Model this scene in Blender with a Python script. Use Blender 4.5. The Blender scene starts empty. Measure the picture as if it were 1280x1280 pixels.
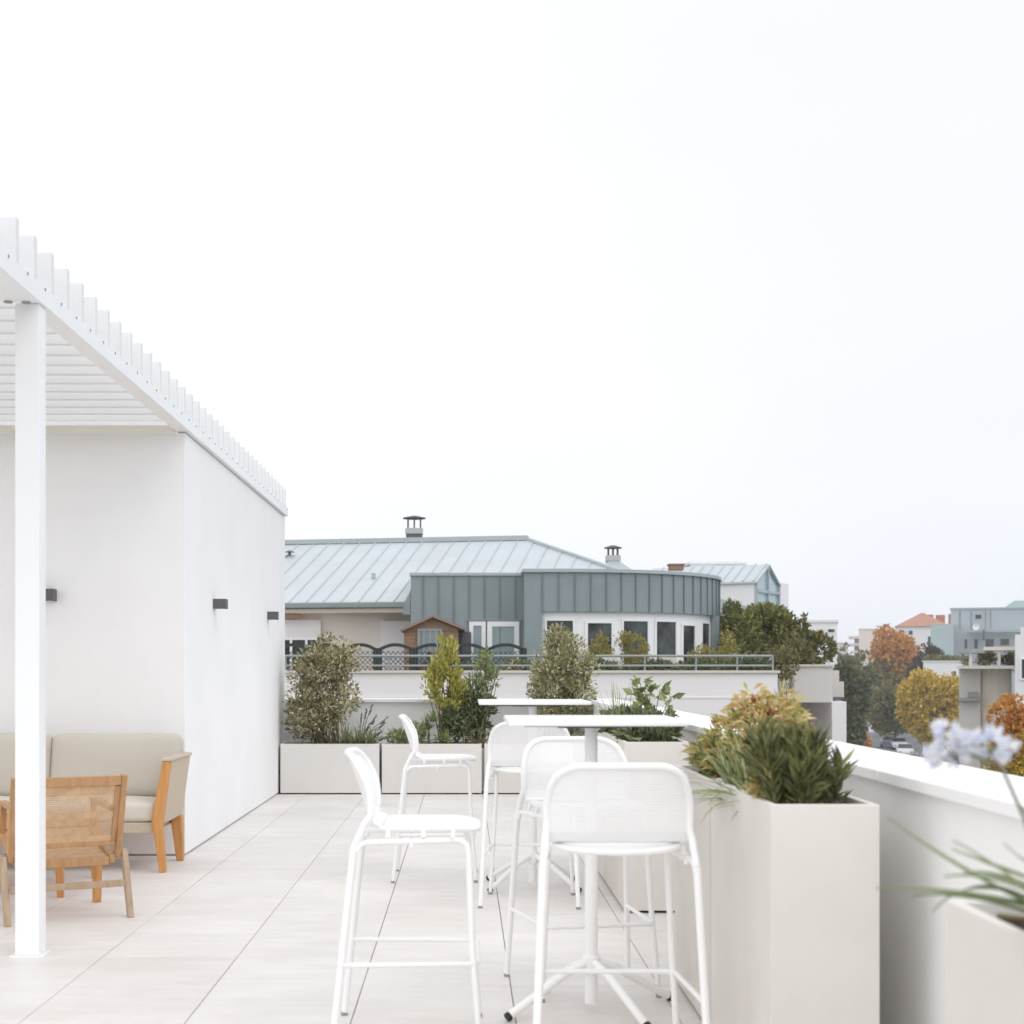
import bpy, math, random
from mathutils import Vector, Matrix, noise
R = math.radians
rng = random.Random(7)
F = 1867.0; H = 1.28; CX = 581.0; CY = 837.0      # lens in pixels of the photograph, eye height, vanishing point
sc = bpy.context.scene
col = sc.collection

def at(px, py, Y):
    return Vector(((px - CX) * Y / F, Y, H - (py - CY) * Y / F))

# ------------------------------------------------------------------ materials
def mat(name, color, rough=0.6, vary=0.0, scale=4.0, bump=0.0, bscale=60.0, metal=0.0, stretch=(1, 1, 1), spec=0.5, color2=None, sheen=0.0):
    m = bpy.data.materials.new(name); m.use_nodes = True
    nt = m.node_tree; b = nt.nodes['Principled BSDF']
    b.inputs['Base Color'].default_value = (*color, 1)
    b.inputs['Roughness'].default_value = rough
    b.inputs['Metallic'].default_value = metal
    b.inputs['Specular IOR Level'].default_value = spec
    if vary or bump:
        tc = nt.nodes.new('ShaderNodeTexCoord'); mp = nt.nodes.new('ShaderNodeMapping')
        mp.inputs['Scale'].default_value = stretch
        nt.links.new(tc.outputs['Object'], mp.inputs['Vector'])
    if vary:
        n = nt.nodes.new('ShaderNodeTexNoise'); n.inputs['Scale'].default_value = scale
        n.inputs['Detail'].default_value = 6; n.inputs['Roughness'].default_value = 0.6
        nt.links.new(mp.outputs['Vector'], n.inputs['Vector'])
        r = nt.nodes.new('ShaderNodeValToRGB')
        lo = color2 if color2 else tuple(c * (1 - vary) for c in color)
        hi = color if color2 else tuple(min(.95, c * (1 + vary)) for c in color)
        r.color_ramp.elements[0].position = .3; r.color_ramp.elements[1].position = .7
        r.color_ramp.elements[0].color = (*lo, 1); r.color_ramp.elements[1].color = (*hi, 1)
        nt.links.new(n.outputs['Fac'], r.inputs['Fac'])
        nt.links.new(r.outputs['Color'], b.inputs['Base Color'])
    if bump:
        n2 = nt.nodes.new('ShaderNodeTexNoise'); n2.inputs['Scale'].default_value = bscale
        n2.inputs['Detail'].default_value = 4
        nt.links.new(mp.outputs['Vector'], n2.inputs['Vector'])
        bp = nt.nodes.new('ShaderNodeBump'); bp.inputs['Strength'].default_value = bump
        bp.inputs['Distance'].default_value = .01
        nt.links.new(n2.outputs['Fac'], bp.inputs['Height'])
        nt.links.new(bp.outputs['Normal'], b.inputs['Normal'])
    return m

def leafmat(name, cols, trans=0.25, rough=0.5):
    m = bpy.data.materials.new(name); m.use_nodes = True
    nt = m.node_tree; b = nt.nodes['Principled BSDF']
    g = nt.nodes.new('ShaderNodeNewGeometry'); r = nt.nodes.new('ShaderNodeValToRGB')
    cr = r.color_ramp
    while len(cr.elements) < len(cols): cr.elements.new(.5)
    for i, c in enumerate(cols):
        cr.elements[i].position = i / max(1, len(cols) - 1); cr.elements[i].color = (*c, 1)
    nt.links.new(g.outputs['Random Per Island'], r.inputs['Fac'])
    nt.links.new(r.outputs['Color'], b.inputs['Base Color'])
    b.inputs['Roughness'].default_value = rough
    t = nt.nodes.new('ShaderNodeBsdfTranslucent'); mx = nt.nodes.new('ShaderNodeMixShader')
    nt.links.new(r.outputs['Color'], t.inputs['Color']); mx.inputs['Fac'].default_value = trans
    nt.links.new(b.outputs['BSDF'], mx.inputs[1]); nt.links.new(t.outputs['BSDF'], mx.inputs[2])
    out = [n for n in nt.nodes if n.type == 'OUTPUT_MATERIAL'][0]
    nt.links.new(mx.outputs['Shader'], out.inputs['Surface'])
    return m

def woodmat(name, c1, c2, scale=6):
    m = mat(name, c1, .55); nt = m.node_tree; b = nt.nodes['Principled BSDF']
    tc = nt.nodes.new('ShaderNodeTexCoord'); mp = nt.nodes.new('ShaderNodeMapping')
    mp.inputs['Scale'].default_value = (6, 6, .7)
    n = nt.nodes.new('ShaderNodeTexNoise'); n.inputs['Scale'].default_value = scale; n.inputs['Detail'].default_value = 8
    r = nt.nodes.new('ShaderNodeValToRGB')
    r.color_ramp.elements[0].position = .3; r.color_ramp.elements[1].position = .72
    r.color_ramp.elements[0].color = (*c1, 1); r.color_ramp.elements[1].color = (*c2, 1)
    nt.links.new(tc.outputs['Object'], mp.inputs['Vector']); nt.links.new(mp.outputs['Vector'], n.inputs['Vector'])
    nt.links.new(n.outputs['Fac'], r.inputs['Fac']); nt.links.new(r.outputs['Color'], b.inputs['Base Color'])
    return m

def fabricmat(name, c1, c2):
    m = mat(name, c1, .95, spec=.2); nt = m.node_tree; b = nt.nodes['Principled BSDF']
    tc = nt.nodes.new('ShaderNodeTexCoord')
    n = nt.nodes.new('ShaderNodeTexNoise'); n.inputs['Scale'].default_value = 260; n.inputs['Detail'].default_value = 3
    r = nt.nodes.new('ShaderNodeValToRGB')
    r.color_ramp.elements[0].color = (*c1, 1); r.color_ramp.elements[1].color = (*c2, 1)
    nt.links.new(tc.outputs['Object'], n.inputs['Vector']); nt.links.new(n.outputs['Fac'], r.inputs['Fac'])
    nt.links.new(r.outputs['Color'], b.inputs['Base Color'])
    n2 = nt.nodes.new('ShaderNodeTexNoise'); n2.inputs['Scale'].default_value = 7; n2.inputs['Detail'].default_value = 3
    nt.links.new(tc.outputs['Object'], n2.inputs['Vector'])
    bp = nt.nodes.new('ShaderNodeBump'); bp.inputs['Strength'].default_value = .35; bp.inputs['Distance'].default_value = .03
    nt.links.new(n2.outputs['Fac'], bp.inputs['Height']); nt.links.new(bp.outputs['Normal'], b.inputs['Normal'])
    return m

def tilemat():
    m = mat('floor_stone', (.8, .77, .745), .5); nt = m.node_tree; b = nt.nodes['Principled BSDF']
    tc = nt.nodes.new('ShaderNodeTexCoord'); g = nt.nodes.new('ShaderNodeNewGeometry')
    mp = nt.nodes.new('ShaderNodeMapping'); mp.inputs['Scale'].default_value = (1.0, 4.5, 1)
    wn = nt.nodes.new('ShaderNodeMath'); wn.operation = 'MULTIPLY'; wn.inputs[1].default_value = 40
    nt.links.new(g.outputs['Random Per Island'], wn.inputs[0])
    cmb = nt.nodes.new('ShaderNodeCombineXYZ'); nt.links.new(wn.outputs[0], cmb.inputs[0]); nt.links.new(wn.outputs[0], cmb.inputs[2])
    nt.links.new(cmb.outputs[0], mp.inputs['Location'])
    nt.links.new(tc.outputs['Object'], mp.inputs['Vector'])
    n = nt.nodes.new('ShaderNodeTexNoise'); n.inputs['Scale'].default_value = 2.2; n.inputs['Detail'].default_value = 9; n.inputs['Roughness'].default_value = .62
    nt.links.new(mp.outputs['Vector'], n.inputs['Vector'])
    r = nt.nodes.new('ShaderNodeValToRGB'); e = r.color_ramp.elements
    e[0].position = .3; e[0].color = (.715, .68, .655, 1); e[1].position = .68; e[1].color = (.785, .755, .735, 1)
    nt.links.new(n.outputs['Fac'], r.inputs['Fac'])
    hs = nt.nodes.new('ShaderNodeHueSaturation')
    mr = nt.nodes.new('ShaderNodeMapRange'); mr.inputs['To Min'].default_value = .965; mr.inputs['To Max'].default_value = 1.03
    nt.links.new(g.outputs['Random Per Island'], mr.inputs['Value']); nt.links.new(mr.outputs[0], hs.inputs['Value'])
    st = nt.nodes.new('ShaderNodeTexNoise'); st.inputs['Scale'].default_value = 1.1; st.inputs['Detail'].default_value = 7; st.inputs['Roughness'].default_value = .7
    nt.links.new(tc.outputs['Object'], st.inputs['Vector'])
    sr = nt.nodes.new('ShaderNodeValToRGB'); sr.color_ramp.elements[0].position = .36; sr.color_ramp.elements[0].color = (.93, .915, .90, 1); sr.color_ramp.elements[1].position = .56; sr.color_ramp.elements[1].color = (1, 1, 1, 1)
    nt.links.new(st.outputs['Fac'], sr.inputs['Fac'])
    mm = nt.nodes.new('ShaderNodeMix'); mm.data_type = 'RGBA'; mm.blend_type = 'MULTIPLY'; mm.inputs['Factor'].default_value = 1
    nt.links.new(r.outputs['Color'], hs.inputs['Color']); nt.links.new(hs.outputs['Color'], mm.inputs['A']); nt.links.new(sr.outputs['Color'], mm.inputs['B']); nt.links.new(mm.outputs['Result'], b.inputs['Base Color'])
    # fine dark specks and little pits of the stone
    v = nt.nodes.new('ShaderNodeTexNoise'); v.inputs['Scale'].default_value = 90
    nt.links.new(tc.outputs['Object'], v.inputs['Vector'])
    bp = nt.nodes.new('ShaderNodeBump'); bp.inputs['Strength'].default_value = .12; bp.inputs['Distance'].default_value = .004
    nt.links.new(v.outputs['Fac'], bp.inputs['Height']); nt.links.new(bp.outputs['Normal'], b.inputs['Normal'])
    return m

M = {}
M['tile'] = tilemat()
M['joint'] = mat('joint_grey', (.42, .395, .37), .9)  # grey of the bed between the tiles and of the base joint
M['render'] = mat('white_render', (.87, .868, .865), .85, vary=.03, scale=1.1, bump=.25, bscale=160)
M['coping'] = mat('white_coping', (.88, .88, .88), .6, vary=.02, scale=3)
M['white_paint'] = mat('white_paint', (.87, .88, .885), .35, vary=.01, scale=3)
M['stool_white'] = mat('stool_white', (.9, .9, .9), .38)
M['table_white'] = mat('table_white', (.9, .9, .9), .3)
M['planter'] = mat('fibre_cement', (.71, .675, .635), .8, vary=.055, scale=1.8, bump=.15, bscale=120)
M['planter_pale'] = mat('fibre_cement_pale', (.71, .685, .655), .8, vary=.03, scale=2, bump=.15, bscale=120)
M['soil'] = mat('soil', (.035, .022, .014), .95, vary=.6, scale=40, bump=1, bscale=50)
M['black'] = mat('black_rubber', (.02, .02, .02), .6)
M['lamp'] = mat('anthracite', (.10, .10, .105), .5)
M['teak'] = woodmat('teak_orange', (.50, .22, .06), (.66, .34, .12))
M['teak_grey'] = woodmat('teak_weathered', (.36, .25, .16), (.48, .35, .24))
M['oak'] = woodmat('oak_brown', (.38, .20, .085), (.51, .295, .14))
M['cane'] = mat('cane', (.58, .385, .22), .7, vary=.15, scale=30)
M['weave'] = mat('rope_weave', (.56, .47, .37), .9, vary=.08, scale=80, bump=.4, bscale=150)
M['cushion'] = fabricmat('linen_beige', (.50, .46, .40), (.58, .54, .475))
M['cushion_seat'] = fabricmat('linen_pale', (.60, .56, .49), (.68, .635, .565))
M['zinc'] = mat('zinc_roof', (.50, .545, .57), .45, vary=.05, scale=1.2)
M['zinc_cap'] = mat('zinc_cap', (.385, .435, .45), .5, vary=.06, scale=1.5)
M['zinc_dark'] = mat('zinc_patina', (.225, .275, .287), .5, vary=.08, scale=.9)
M['zinc_seam'] = mat('zinc_seam', (.15, .195, .205), .5)
M['zinc_rib'] = mat('zinc_rib', (.47, .52, .545), .5)
M['gutter'] = mat('gutter_grey', (.23, .26, .26), .5)
M['cream'] = mat('cream_render', (.70, .655, .61), .9, vary=.03, scale=.8)
M['cream_trim'] = mat('cream_trim', (.66, .58, .49), .8)
M['pinkwhite'] = mat('pale_render', (.81, .78, .775), .9, vary=.02, scale=.5)
M['beigewall'] = mat('beige_concrete', (.64, .61, .58), .9, vary=.04, scale=.6)
M['stonecap'] = mat('stone_cap', (.66, .60, .53), .8)
M['wframe'] = mat('window_white', (.82, .82, .83), .4)
M['glass'] = mat('window_glass', (.045, .052, .05), .04, vary=.9, scale=1.7, spec=.32)
M['glass_pale'] = mat('window_glass_pale', (.22, .29, .30), .06, spec=.7)
M['glass_blue'] = mat('window_glass_blue', (.34, .47, .52), .06, spec=.7)
M['shutter'] = mat('shutter_white', (.75, .74, .75), .6)
M['rail'] = mat('rail_grey', (.30, .325, .32), .45, metal=.2)
M['lattice'] = mat('lattice_dark', (.022, .035, .033), .7)
M['shed'] = woodmat('shed_boards', (.25, .145, .08), (.36, .22, .13))
M['shed_roof'] = mat('shed_roof', (.30, .2, .15), .9)
M['metal_stack'] = mat('stack_metal', (.42, .43, .43), .4, metal=.4)
M['stack_dark'] = mat('stack_dark', (.10, .10, .105), .6)
M['bark'] = mat('bark', (.10, .075, .055), .9, vary=.3, scale=20)
M['stem'] = mat('plant_stem', (.17, .14, .07), .8)
M['greenstem'] = mat('green_stem', (.20, .22, .16), .7)
M['terracotta'] = mat('terracotta', (.42, .22, .16), .9, vary=.12, scale=2)
M['facade_white'] = mat('facade_white', (.78, .78, .79), .9)
M['facade_pink'] = mat('facade_pink', (.76, .67, .62), .9)
M['facade_blue'] = mat('facade_blue_grey', (.42, .47, .51), .8, vary=.05, scale=.2)
M['facade_teal'] = mat('facade_teal', (.42, .52, .53), .8, vary=.04, scale=.2)
M['fluted'] = mat('fluted_concrete', (.66, .61, .54), .9, vary=.15, scale=.8, stretch=(1, 1, .12))
M['asphalt'] = mat('asphalt', (.16, .165, .175), .9, vary=.1, scale=.5)
M['pave'] = mat('pavement', (.36, .35, .34), .9, vary=.08, scale=.4)
M['groundm'] = mat('ground_green', (.08, .09, .05), .95, vary=.3, scale=.1)
M['tyre'] = mat('tyre', (.02, .02, .02), .8)
M['stone_pale'] = mat('stone_pale', (.82, .77, .70), .7)
M['louvre'] = mat('louvre_paint', (.79, .795, .80), .45, vary=.015, scale=2)
L = {}
L['olive'] = leafmat('leaf_olive', [(.14, .145, .055), (.29, .285, .125), (.43, .40, .21), (.72, .69, .52)], .3)
L['varieg'] = leafmat('leaf_variegated', [(.12, .11, .04), (.27, .245, .11), (.44, .40, .21), (.78, .73, .55)], .3)
L['lime'] = leafmat('leaf_lime', [(.28, .28, .05), (.46, .44, .10), (.62, .57, .20)], .35)
L['mid'] = leafmat('leaf_mid', [(.13, .165, .06), (.24, .285, .11), (.40, .43, .20)], .3)
L['dark'] = leafmat('leaf_dark', [(.055, .08, .033), (.13, .16, .07), (.27, .30, .16)], .2)
L['lance'] = leafmat('leaf_lance', [(.075, .085, .03), (.16, .17, .06), (.29, .28, .115)], .25)
L['gold'] = leafmat('leaf_gold', [(.22, .25, .07), (.45, .41, .12), (.62, .52, .19), (.70, .60, .32), (.66, .40, .19)], .35)
L['redtip'] = leafmat('leaf_redtip', [(.38, .12, .06), (.52, .24, .13), (.62, .38, .22)], .35)
L['grassblue'] = leafmat('leaf_grassblue', [(.16, .20, .085), (.28, .32, .15), (.42, .44, .21)], .3)
L['strap'] = leafmat('leaf_strap', [(.13, .18, .08), (.21, .26, .12), (.33, .37, .17)], .3)
L['lav'] = leafmat('leaf_lavender', [(.16, .18, .08), (.27, .28, .12), (.36, .36, .17)], .3)
L['flowerspike'] = leafmat('flower_spike', [(.12, .12, .14), (.20, .20, .23)], .2)
L['petal'] = leafmat('petal_blue', [(.68, .73, .88), (.90, .905, .93), (.94, .94, .945)], .45)
L['hedge'] = leafmat('leaf_hedge', [(.08, .095, .03), (.18, .19, .055), (.34, .32, .10)], .25)
L['hedge2'] = leafmat('leaf_hedge_brown', [(.09, .09, .035), (.17, .16, .055), (.28, .24, .09)], .25)
L['climber'] = leafmat('leaf_climber', [(.19, .17, .045), (.33, .29, .075), (.46, .39, .12)], .3)
L['burg'] = leafmat('leaf_burgundy', [(.07, .035, .025), (.15, .07, .05)], .2)
L['tyellow'] = leafmat('leaf_autumn_yellow', [(.34, .28, .04), (.60, .44, .05), (.72, .52, .08), (.52, .36, .06)], .3)
L['torange'] = leafmat('leaf_autumn_orange', [(.42, .20, .04), (.66, .31, .07), (.72, .42, .11)], .3)
L['tgreen'] = leafmat('leaf_tree_green', [(.09, .10, .035), (.19, .185, .06), (.32, .28, .09)], .25)
L['tdark'] = leafmat('leaf_tree_dark', [(.05, .062, .025), (.105, .12, .045), (.19, .195, .075)], .2)
L['tbrown'] = leafmat('leaf_tree_brown', [(.05, .035, .03), (.10, .07, .05)], .2)

# ------------------------------------------------------------------ mesh helpers
OFF = {}
class MB:
    def __init__(s): s.v = []; s.f = []; s.mi = []; s.cur = 0
    def add(s, vs, fs):
        b = len(s.v); s.v += [tuple(p) for p in vs]
        for f in fs: s.f.append(tuple(i + b for i in f)); s.mi.append(s.cur)
        return s
    def box(s, x0, x1, y0, y1, z0, z1):
        return s.add([(x0,y0,z0),(x1,y0,z0),(x1,y1,z0),(x0,y1,z0),(x0,y0,z1),(x1,y0,z1),(x1,y1,z1),(x0,y1,z1)],
                     [(0,3,2,1),(4,5,6,7),(0,1,5,4),(1,2,6,5),(2,3,7,6),(3,0,4,7)])
    def obox(s, c, size, rot):
        h = Vector(size) / 2; vs = []
        for z in (-1, 1):
            for x, y in ((-1,-1),(1,-1),(1,1),(-1,1)):
                vs.append(Vector(c) + rot @ Vector((x*h.x, y*h.y, z*h.z)))
        return s.add(vs, [(0,3,2,1),(4,5,6,7),(0,1,5,4),(1,2,6,5),(2,3,7,6),(3,0,4,7)])
    def bar(s, a, b, w, t, up=(0, 0, 1)):
        a = Vector(a); b = Vector(b); d = (b - a); n = d.normalized(); u = Vector(up)
        sd = n.cross(u)
        if sd.length < 1e-4: sd = n.cross(Vector((0, 1, 0)))
        sd.normalize(); up2 = sd.cross(n).normalized()
        vs = []
        for p in (a, b):
            for x, y in ((-1,-1),(1,-1),(1,1),(-1,1)):
                vs.append(p + sd * (x*w/2) + up2 * (y*t/2))
        return s.add(vs, [(0,3,2,1),(4,5,6,7),(0,1,5,4),(1,2,6,5),(2,3,7,6),(3,0,4,7)])
    def taper(s, a, b, wa, ta, wb, tb):
        a = Vector(a); b = Vector(b); vs = []
        for p, w, t in ((a, wa, ta), (b, wb, tb)):
            for x, y in ((-1,-1),(1,-1),(1,1),(-1,1)): vs.append(p + Vector((x*w/2, y*t/2, 0)))
        return s.add(vs, [(0,3,2,1),(4,5,6,7),(0,1,5,4),(1,2,6,5),(2,3,7,6),(3,0,4,7)])
    def prism(s, pts, ext):
        n = len(pts); ext = Vector(ext); vs = [Vector(p) for p in pts] + [Vector(p) + ext for p in pts]
        fs = [tuple(range(n))[::-1], tuple(range(n, 2*n))] + [(i, (i+1) % n, (i+1) % n + n, i + n) for i in range(n)]
        return s.add(vs, fs)
    def tube(s, pts, r, seg=8, r1=None, cap=True):
        pts = [Vector(p) for p in pts]; n = len(pts)
        t = (pts[1] - pts[0]).normalized(); ref = Vector((0, 0, 1)) if abs(t.z) < .9 else Vector((1, 0, 0))
        u = t.cross(ref).normalized(); vs = []; fs = []
        for i, p in enumerate(pts):
            if i == 0: t = (pts[1] - p)
            elif i == n - 1: t = (p - pts[i-1])
            else: t = (pts[i+1] - pts[i]).normalized() + (pts[i] - pts[i-1]).normalized()
            if t.length < 1e-9: t = Vector((0, 0, 1))
            t.normalize(); u = (u - t * u.dot(t))
            if u.length < 1e-6: u = t.orthogonal()
            u.normalize(); w = t.cross(u)
            rr = r if r1 is None else r + (r1 - r) * i / (n - 1)
            for k in range(seg):
                a = 2 * math.pi * k / seg; vs.append(p + (u * math.cos(a) + w * math.sin(a)) * rr)
        for i in range(n - 1):
            for k in range(seg):
                k2 = (k + 1) % seg; fs.append((i*seg+k, i*seg+k2, (i+1)*seg+k2, (i+1)*seg+k))
        if cap: fs.append(tuple(range(seg))[::-1]); fs.append(tuple(range((n-1)*seg, n*seg)))
        return s.add(vs, fs)
    def cyl(s, c, r, h, seg=24, r2=None):
        c = Vector(c); return s.tube([c, c + Vector((0, 0, h))], r, seg, r if r2 is None else r2)
    def build(s, name, m, parent=None, bevel=0, smooth=None, seg=2, solid=0):
        me = bpy.data.meshes.new(name)
        o = OFF.get(parent.name, Vector((0, 0, 0))) if parent else Vector((0, 0, 0))
        me.from_pydata([(v[0]-o.x, v[1]-o.y, v[2]-o.z) for v in s.v], [], s.f)
        for mm in (m if isinstance(m, list) else [m]): me.materials.append(mm)
        if any(s.mi): me.polygons.foreach_set('material_index', s.mi)
        if smooth is not None:
            me.polygons.foreach_set('use_smooth', [True] * len(me.polygons)); me.set_sharp_from_angle(angle=R(smooth))
        me.update()
        ob = bpy.data.objects.new(name, me); col.objects.link(ob)
        if parent: ob.parent = parent; OFF[ob.name] = o
        if solid:
            k = ob.modifiers.new('solidify', 'SOLIDIFY'); k.thickness = solid; k.offset = 0
        if bevel:
            k = ob.modifiers.new('bevel', 'BEVEL'); k.width = bevel; k.segments = seg; k.limit_method = 'ANGLE'; k.angle_limit = R(40)
        return ob

def tag(o, label, cat, group=None, kind=None):
    o['label'] = label; o['category'] = cat
    if group: o['group'] = group
    if kind: o['kind'] = kind
    return o
def thing(name, label, cat, loc=(0, 0, 0), group=None):
    o = bpy.data.objects.new(name, None); col.objects.link(o); o.location = loc; o.empty_display_size = .2
    OFF[o.name] = Vector(loc); return tag(o, label, cat, group)
def struct(o): o['kind'] = 'structure'; return o
def copy_tree(o, parent=None):
    c = o.copy(); col.objects.link(c); c.parent = parent
    for ch in list(o.children): copy_tree(ch, c)
    return c
def rbox_cushion(c, size, r, bulge, rot=None, n=12):
    """a stuffed cushion: rounded box, its two big faces swelling"""
    mb = MB(); h = Vector(size) / 2; rot = rot or Matrix.Identity(3); c = Vector(c)
    thin = min(range(3), key=lambda i: size[i])
    for ax in range(3):
        for sg in (-1, 1):
            a, b = (ax + 1) % 3, (ax + 2) % 3; vs = []; fs = []
            for i in range(n + 1):
                for j in range(n + 1):
                    p = [0, 0, 0]
                    fa = math.sin((i / n - .5) * math.pi); fb = math.sin((j / n - .5) * math.pi)
                    p[ax] = sg * h[ax]; p[a] = fa * h[a]; p[b] = fb * h[b]
                    q = [max(-h[k] + r, min(h[k] - r, p[k])) for k in range(3)]
                    d = Vector(p) - Vector(q)
                    if d.length > 1e-9: d = d.normalized() * r
                    v = Vector(q) + d
                    o1, o2 = [k for k in range(3) if k != thin]
                    w = max(0, 1 - (v[o1]/h[o1])**2) * max(0, 1 - (v[o2]/h[o2])**2)
                    v[thin] += (1 if v[thin] > 0 else -1) * bulge * w * min(1, abs(v[thin]) / (h[thin]-.5*r))
                    vs.append(c + rot @ v)
            for i in range(n):
                for j in range(n):
                    q = (i*(n+1)+j, (i+1)*(n+1)+j, (i+1)*(n+1)+j+1, i*(n+1)+j+1)
                    fs.append(q if sg > 0 else q[::-1])
            mb.add(vs, fs)
    return mb
def perf_sheet(mb, fn, nu, nv, hole, inside=None, solid=None):
    for i in range(nu):
        for j in range(nv):
            u0, u1, v0, v1 = i/nu, (i+1)/nu, j/nv, (j+1)/nv
            if inside and not inside((u0+u1)/2, (v0+v1)/2): continue
            P = [fn(u0, v0), fn(u1, v0), fn(u1, v1), fn(u0, v1)]
            if solid and solid((u0+u1)/2, (v0+v1)/2): mb.add(P, [(0, 1, 2, 3)]); continue
            c = (P[0] + P[1] + P[2] + P[3]) / 4; Q = [p.lerp(c, 1 - hole) * 1 for p in P]
            Q = [c + (p - c) * hole for p in P]
            mb.add(P + Q, [(0,1,5,4),(1,2,6,5),(2,3,7,6),(3,0,4,7)])
    return mb

# ------------------------------------------------------------------ plant helpers
def rv(r=rng):
    while True:
        v = Vector((r.uniform(-1, 1), r.uniform(-1, 1), r.uniform(-1, 1)))
        if 0.01 < v.length < 1: return v
def leaf(mb, p, d, l, w, droop=0.0):
    d = d.normalized(); s = d.cross(rv())
    if s.length < 1e-4: s = d.orthogonal()
    s.normalize(); n = s.cross(d)
    mid = p + d * (l * .45) + n * (l * .06); tip = p + d * l - Vector((0, 0, droop * l))
    mb.add([p, mid + s * (w/2) + n*(w*.15), tip, mid - s * (w/2) + n*(w*.15)], [(0, 1, 2, 3)])
def foliage(mb, blobs, n, l, w, up=.3, gap=.0, freq=2.0, shell=2.2):
    vol = [b[1].x * b[1].y * b[1].z for b in blobs]; tot = sum(vol)
    for (c, rad), v in zip(blobs, vol):
        for k in range(int(n * v / tot) + 1):
            q = rv().normalized() * (rng.random() ** (1 / shell))
            p = c + Vector((q.x * rad.x, q.y * rad.y, q.z * rad.z))
            if gap and noise.noise(p * freq) < gap - .5 + .0: continue
            d = q * .7 + rv() * .9 + Vector((0, 0, up)); s = rng.uniform(.65, 1.25)
            leaf(mb, p, d, l * s, w * s)
def B(x0, y0, x1, y1, Y, dep=None):
    a = at(x0, y1, Y); b = at(x1, y0, Y); c = (a + b) / 2; r = (b - a) / 2
    return (c, Vector((abs(r.x), dep if dep else abs(r.x) * .8, abs(r.z))))
def branches(mb, base, blobs, n, r=.008, spread=.08):
    for k in range(n):
        c, rad = rng.choice(blobs); q = rv() * .75
        t = c + Vector((q.x*rad.x, q.y*rad.y, q.z*rad.z)); b = base + Vector((rng.uniform(-spread, spread), rng.uniform(-spread, spread) * .3, 0))
        m1 = b.lerp(t, .5) + Vector((0, 0, .12 * (t - b).length)) * .3 + rv() * .03 * (t-b).length
        mb.tube([b, m1, t], r, 5, r * .35)
def shrub(name, label, cat, base, blobs, n, lm, l, w, up=.3, gap=0, freq=3, nb=14, br=.008, group=None, spread=.08, stem='stem', extra=None):
    t = thing(name, label, cat, base, group)
    b = MB(); branches(b, Vector(base), blobs, nb, br, spread); b.build('branches', M[stem], t, smooth=60)
    f = MB(); foliage(f, blobs, n, l, w, up, gap, freq); f.build('foliage', L[lm], t)
    return t
def blade(mb, p, d, l, w, droop, seg=7):
    d = Vector(d).normalized(); s = d.cross(Vector((0, 0, 1)))
    if s.length < 1e-3: s = Vector((1, 0, 0))
    s.normalize(); vs = []; fs = []; pos = Vector(p); dd = d.copy()
    for i in range(seg + 1):
        t = i / seg; ww = w * (1 - t ** 2.2) * (.7 + .6 * min(1, t * 3) * .5)
        n = s.cross(dd)
        vs += [pos - s * ww / 2 + n * ww * .15, pos, pos + s * ww / 2 + n * ww * .15]
        pos = pos + dd * (l / seg); dd = (dd + Vector((0, 0, -droop / seg))).normalized()
    for i in range(seg):
        fs += [(3*i, 3*i+1, 3*i+4, 3*i+3), (3*i+1, 3*i+2, 3*i+5, 3*i+4)]
    mb.add(vs, fs)
def strap_clump(mb, base, n, l, w, droop=1.2, spread=.05, tilt=(.3, 1.1), bias=None):
    for k in range(n):
        a = rng.uniform(0, 2 * math.pi); e = rng.uniform(*tilt)
        d = Vector((math.cos(a) * math.sin(e), math.sin(a) * math.sin(e), math.cos(e)))
        if bias: d += Vector(bias)
        blade(mb, Vector(base) + Vector((rng.uniform(-1, 1)*spread, rng.uniform(-1, 1)*spread, 0)), d, l * rng.uniform(.6, 1.15), w * rng.uniform(.7, 1.1), droop * rng.uniform(.5, 1.4))
def lance_stems(mbf, mbs, base, n, h, spread, l, w, per=60, lean=.35, tops=None):
    for k in range(n):
        b = Vector(base) + Vector((rng.uniform(-1, 1)*spread[0], rng.uniform(-1, 1)*spread[1], 0))
        t = b + Vector((rng.uniform(-1, 1) * lean * h + (b.x-base[0])*.5, rng.uniform(-1, 1) * lean * h, h * rng.uniform(.6, 1.05)))
        mbs.tube([b, b.lerp(t, .5) + Vector((0, 0, .02)), t], .006, 5, .003)
        ax = (t - b).normalized()
        for i in range(per):
            f = 1 - rng.random() ** 1.4 * .75; p = b.lerp(t, f)
            q = rv(); q = (q - ax * q.dot(ax)).normalized(); up = .45 + 1.5 * max(0, (f - .75) * 4) * rng.random() + rng.uniform(0, .9)
            leaf(mbf, p, q + ax * up, l * rng.uniform(.6, 1.1), w)

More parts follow.
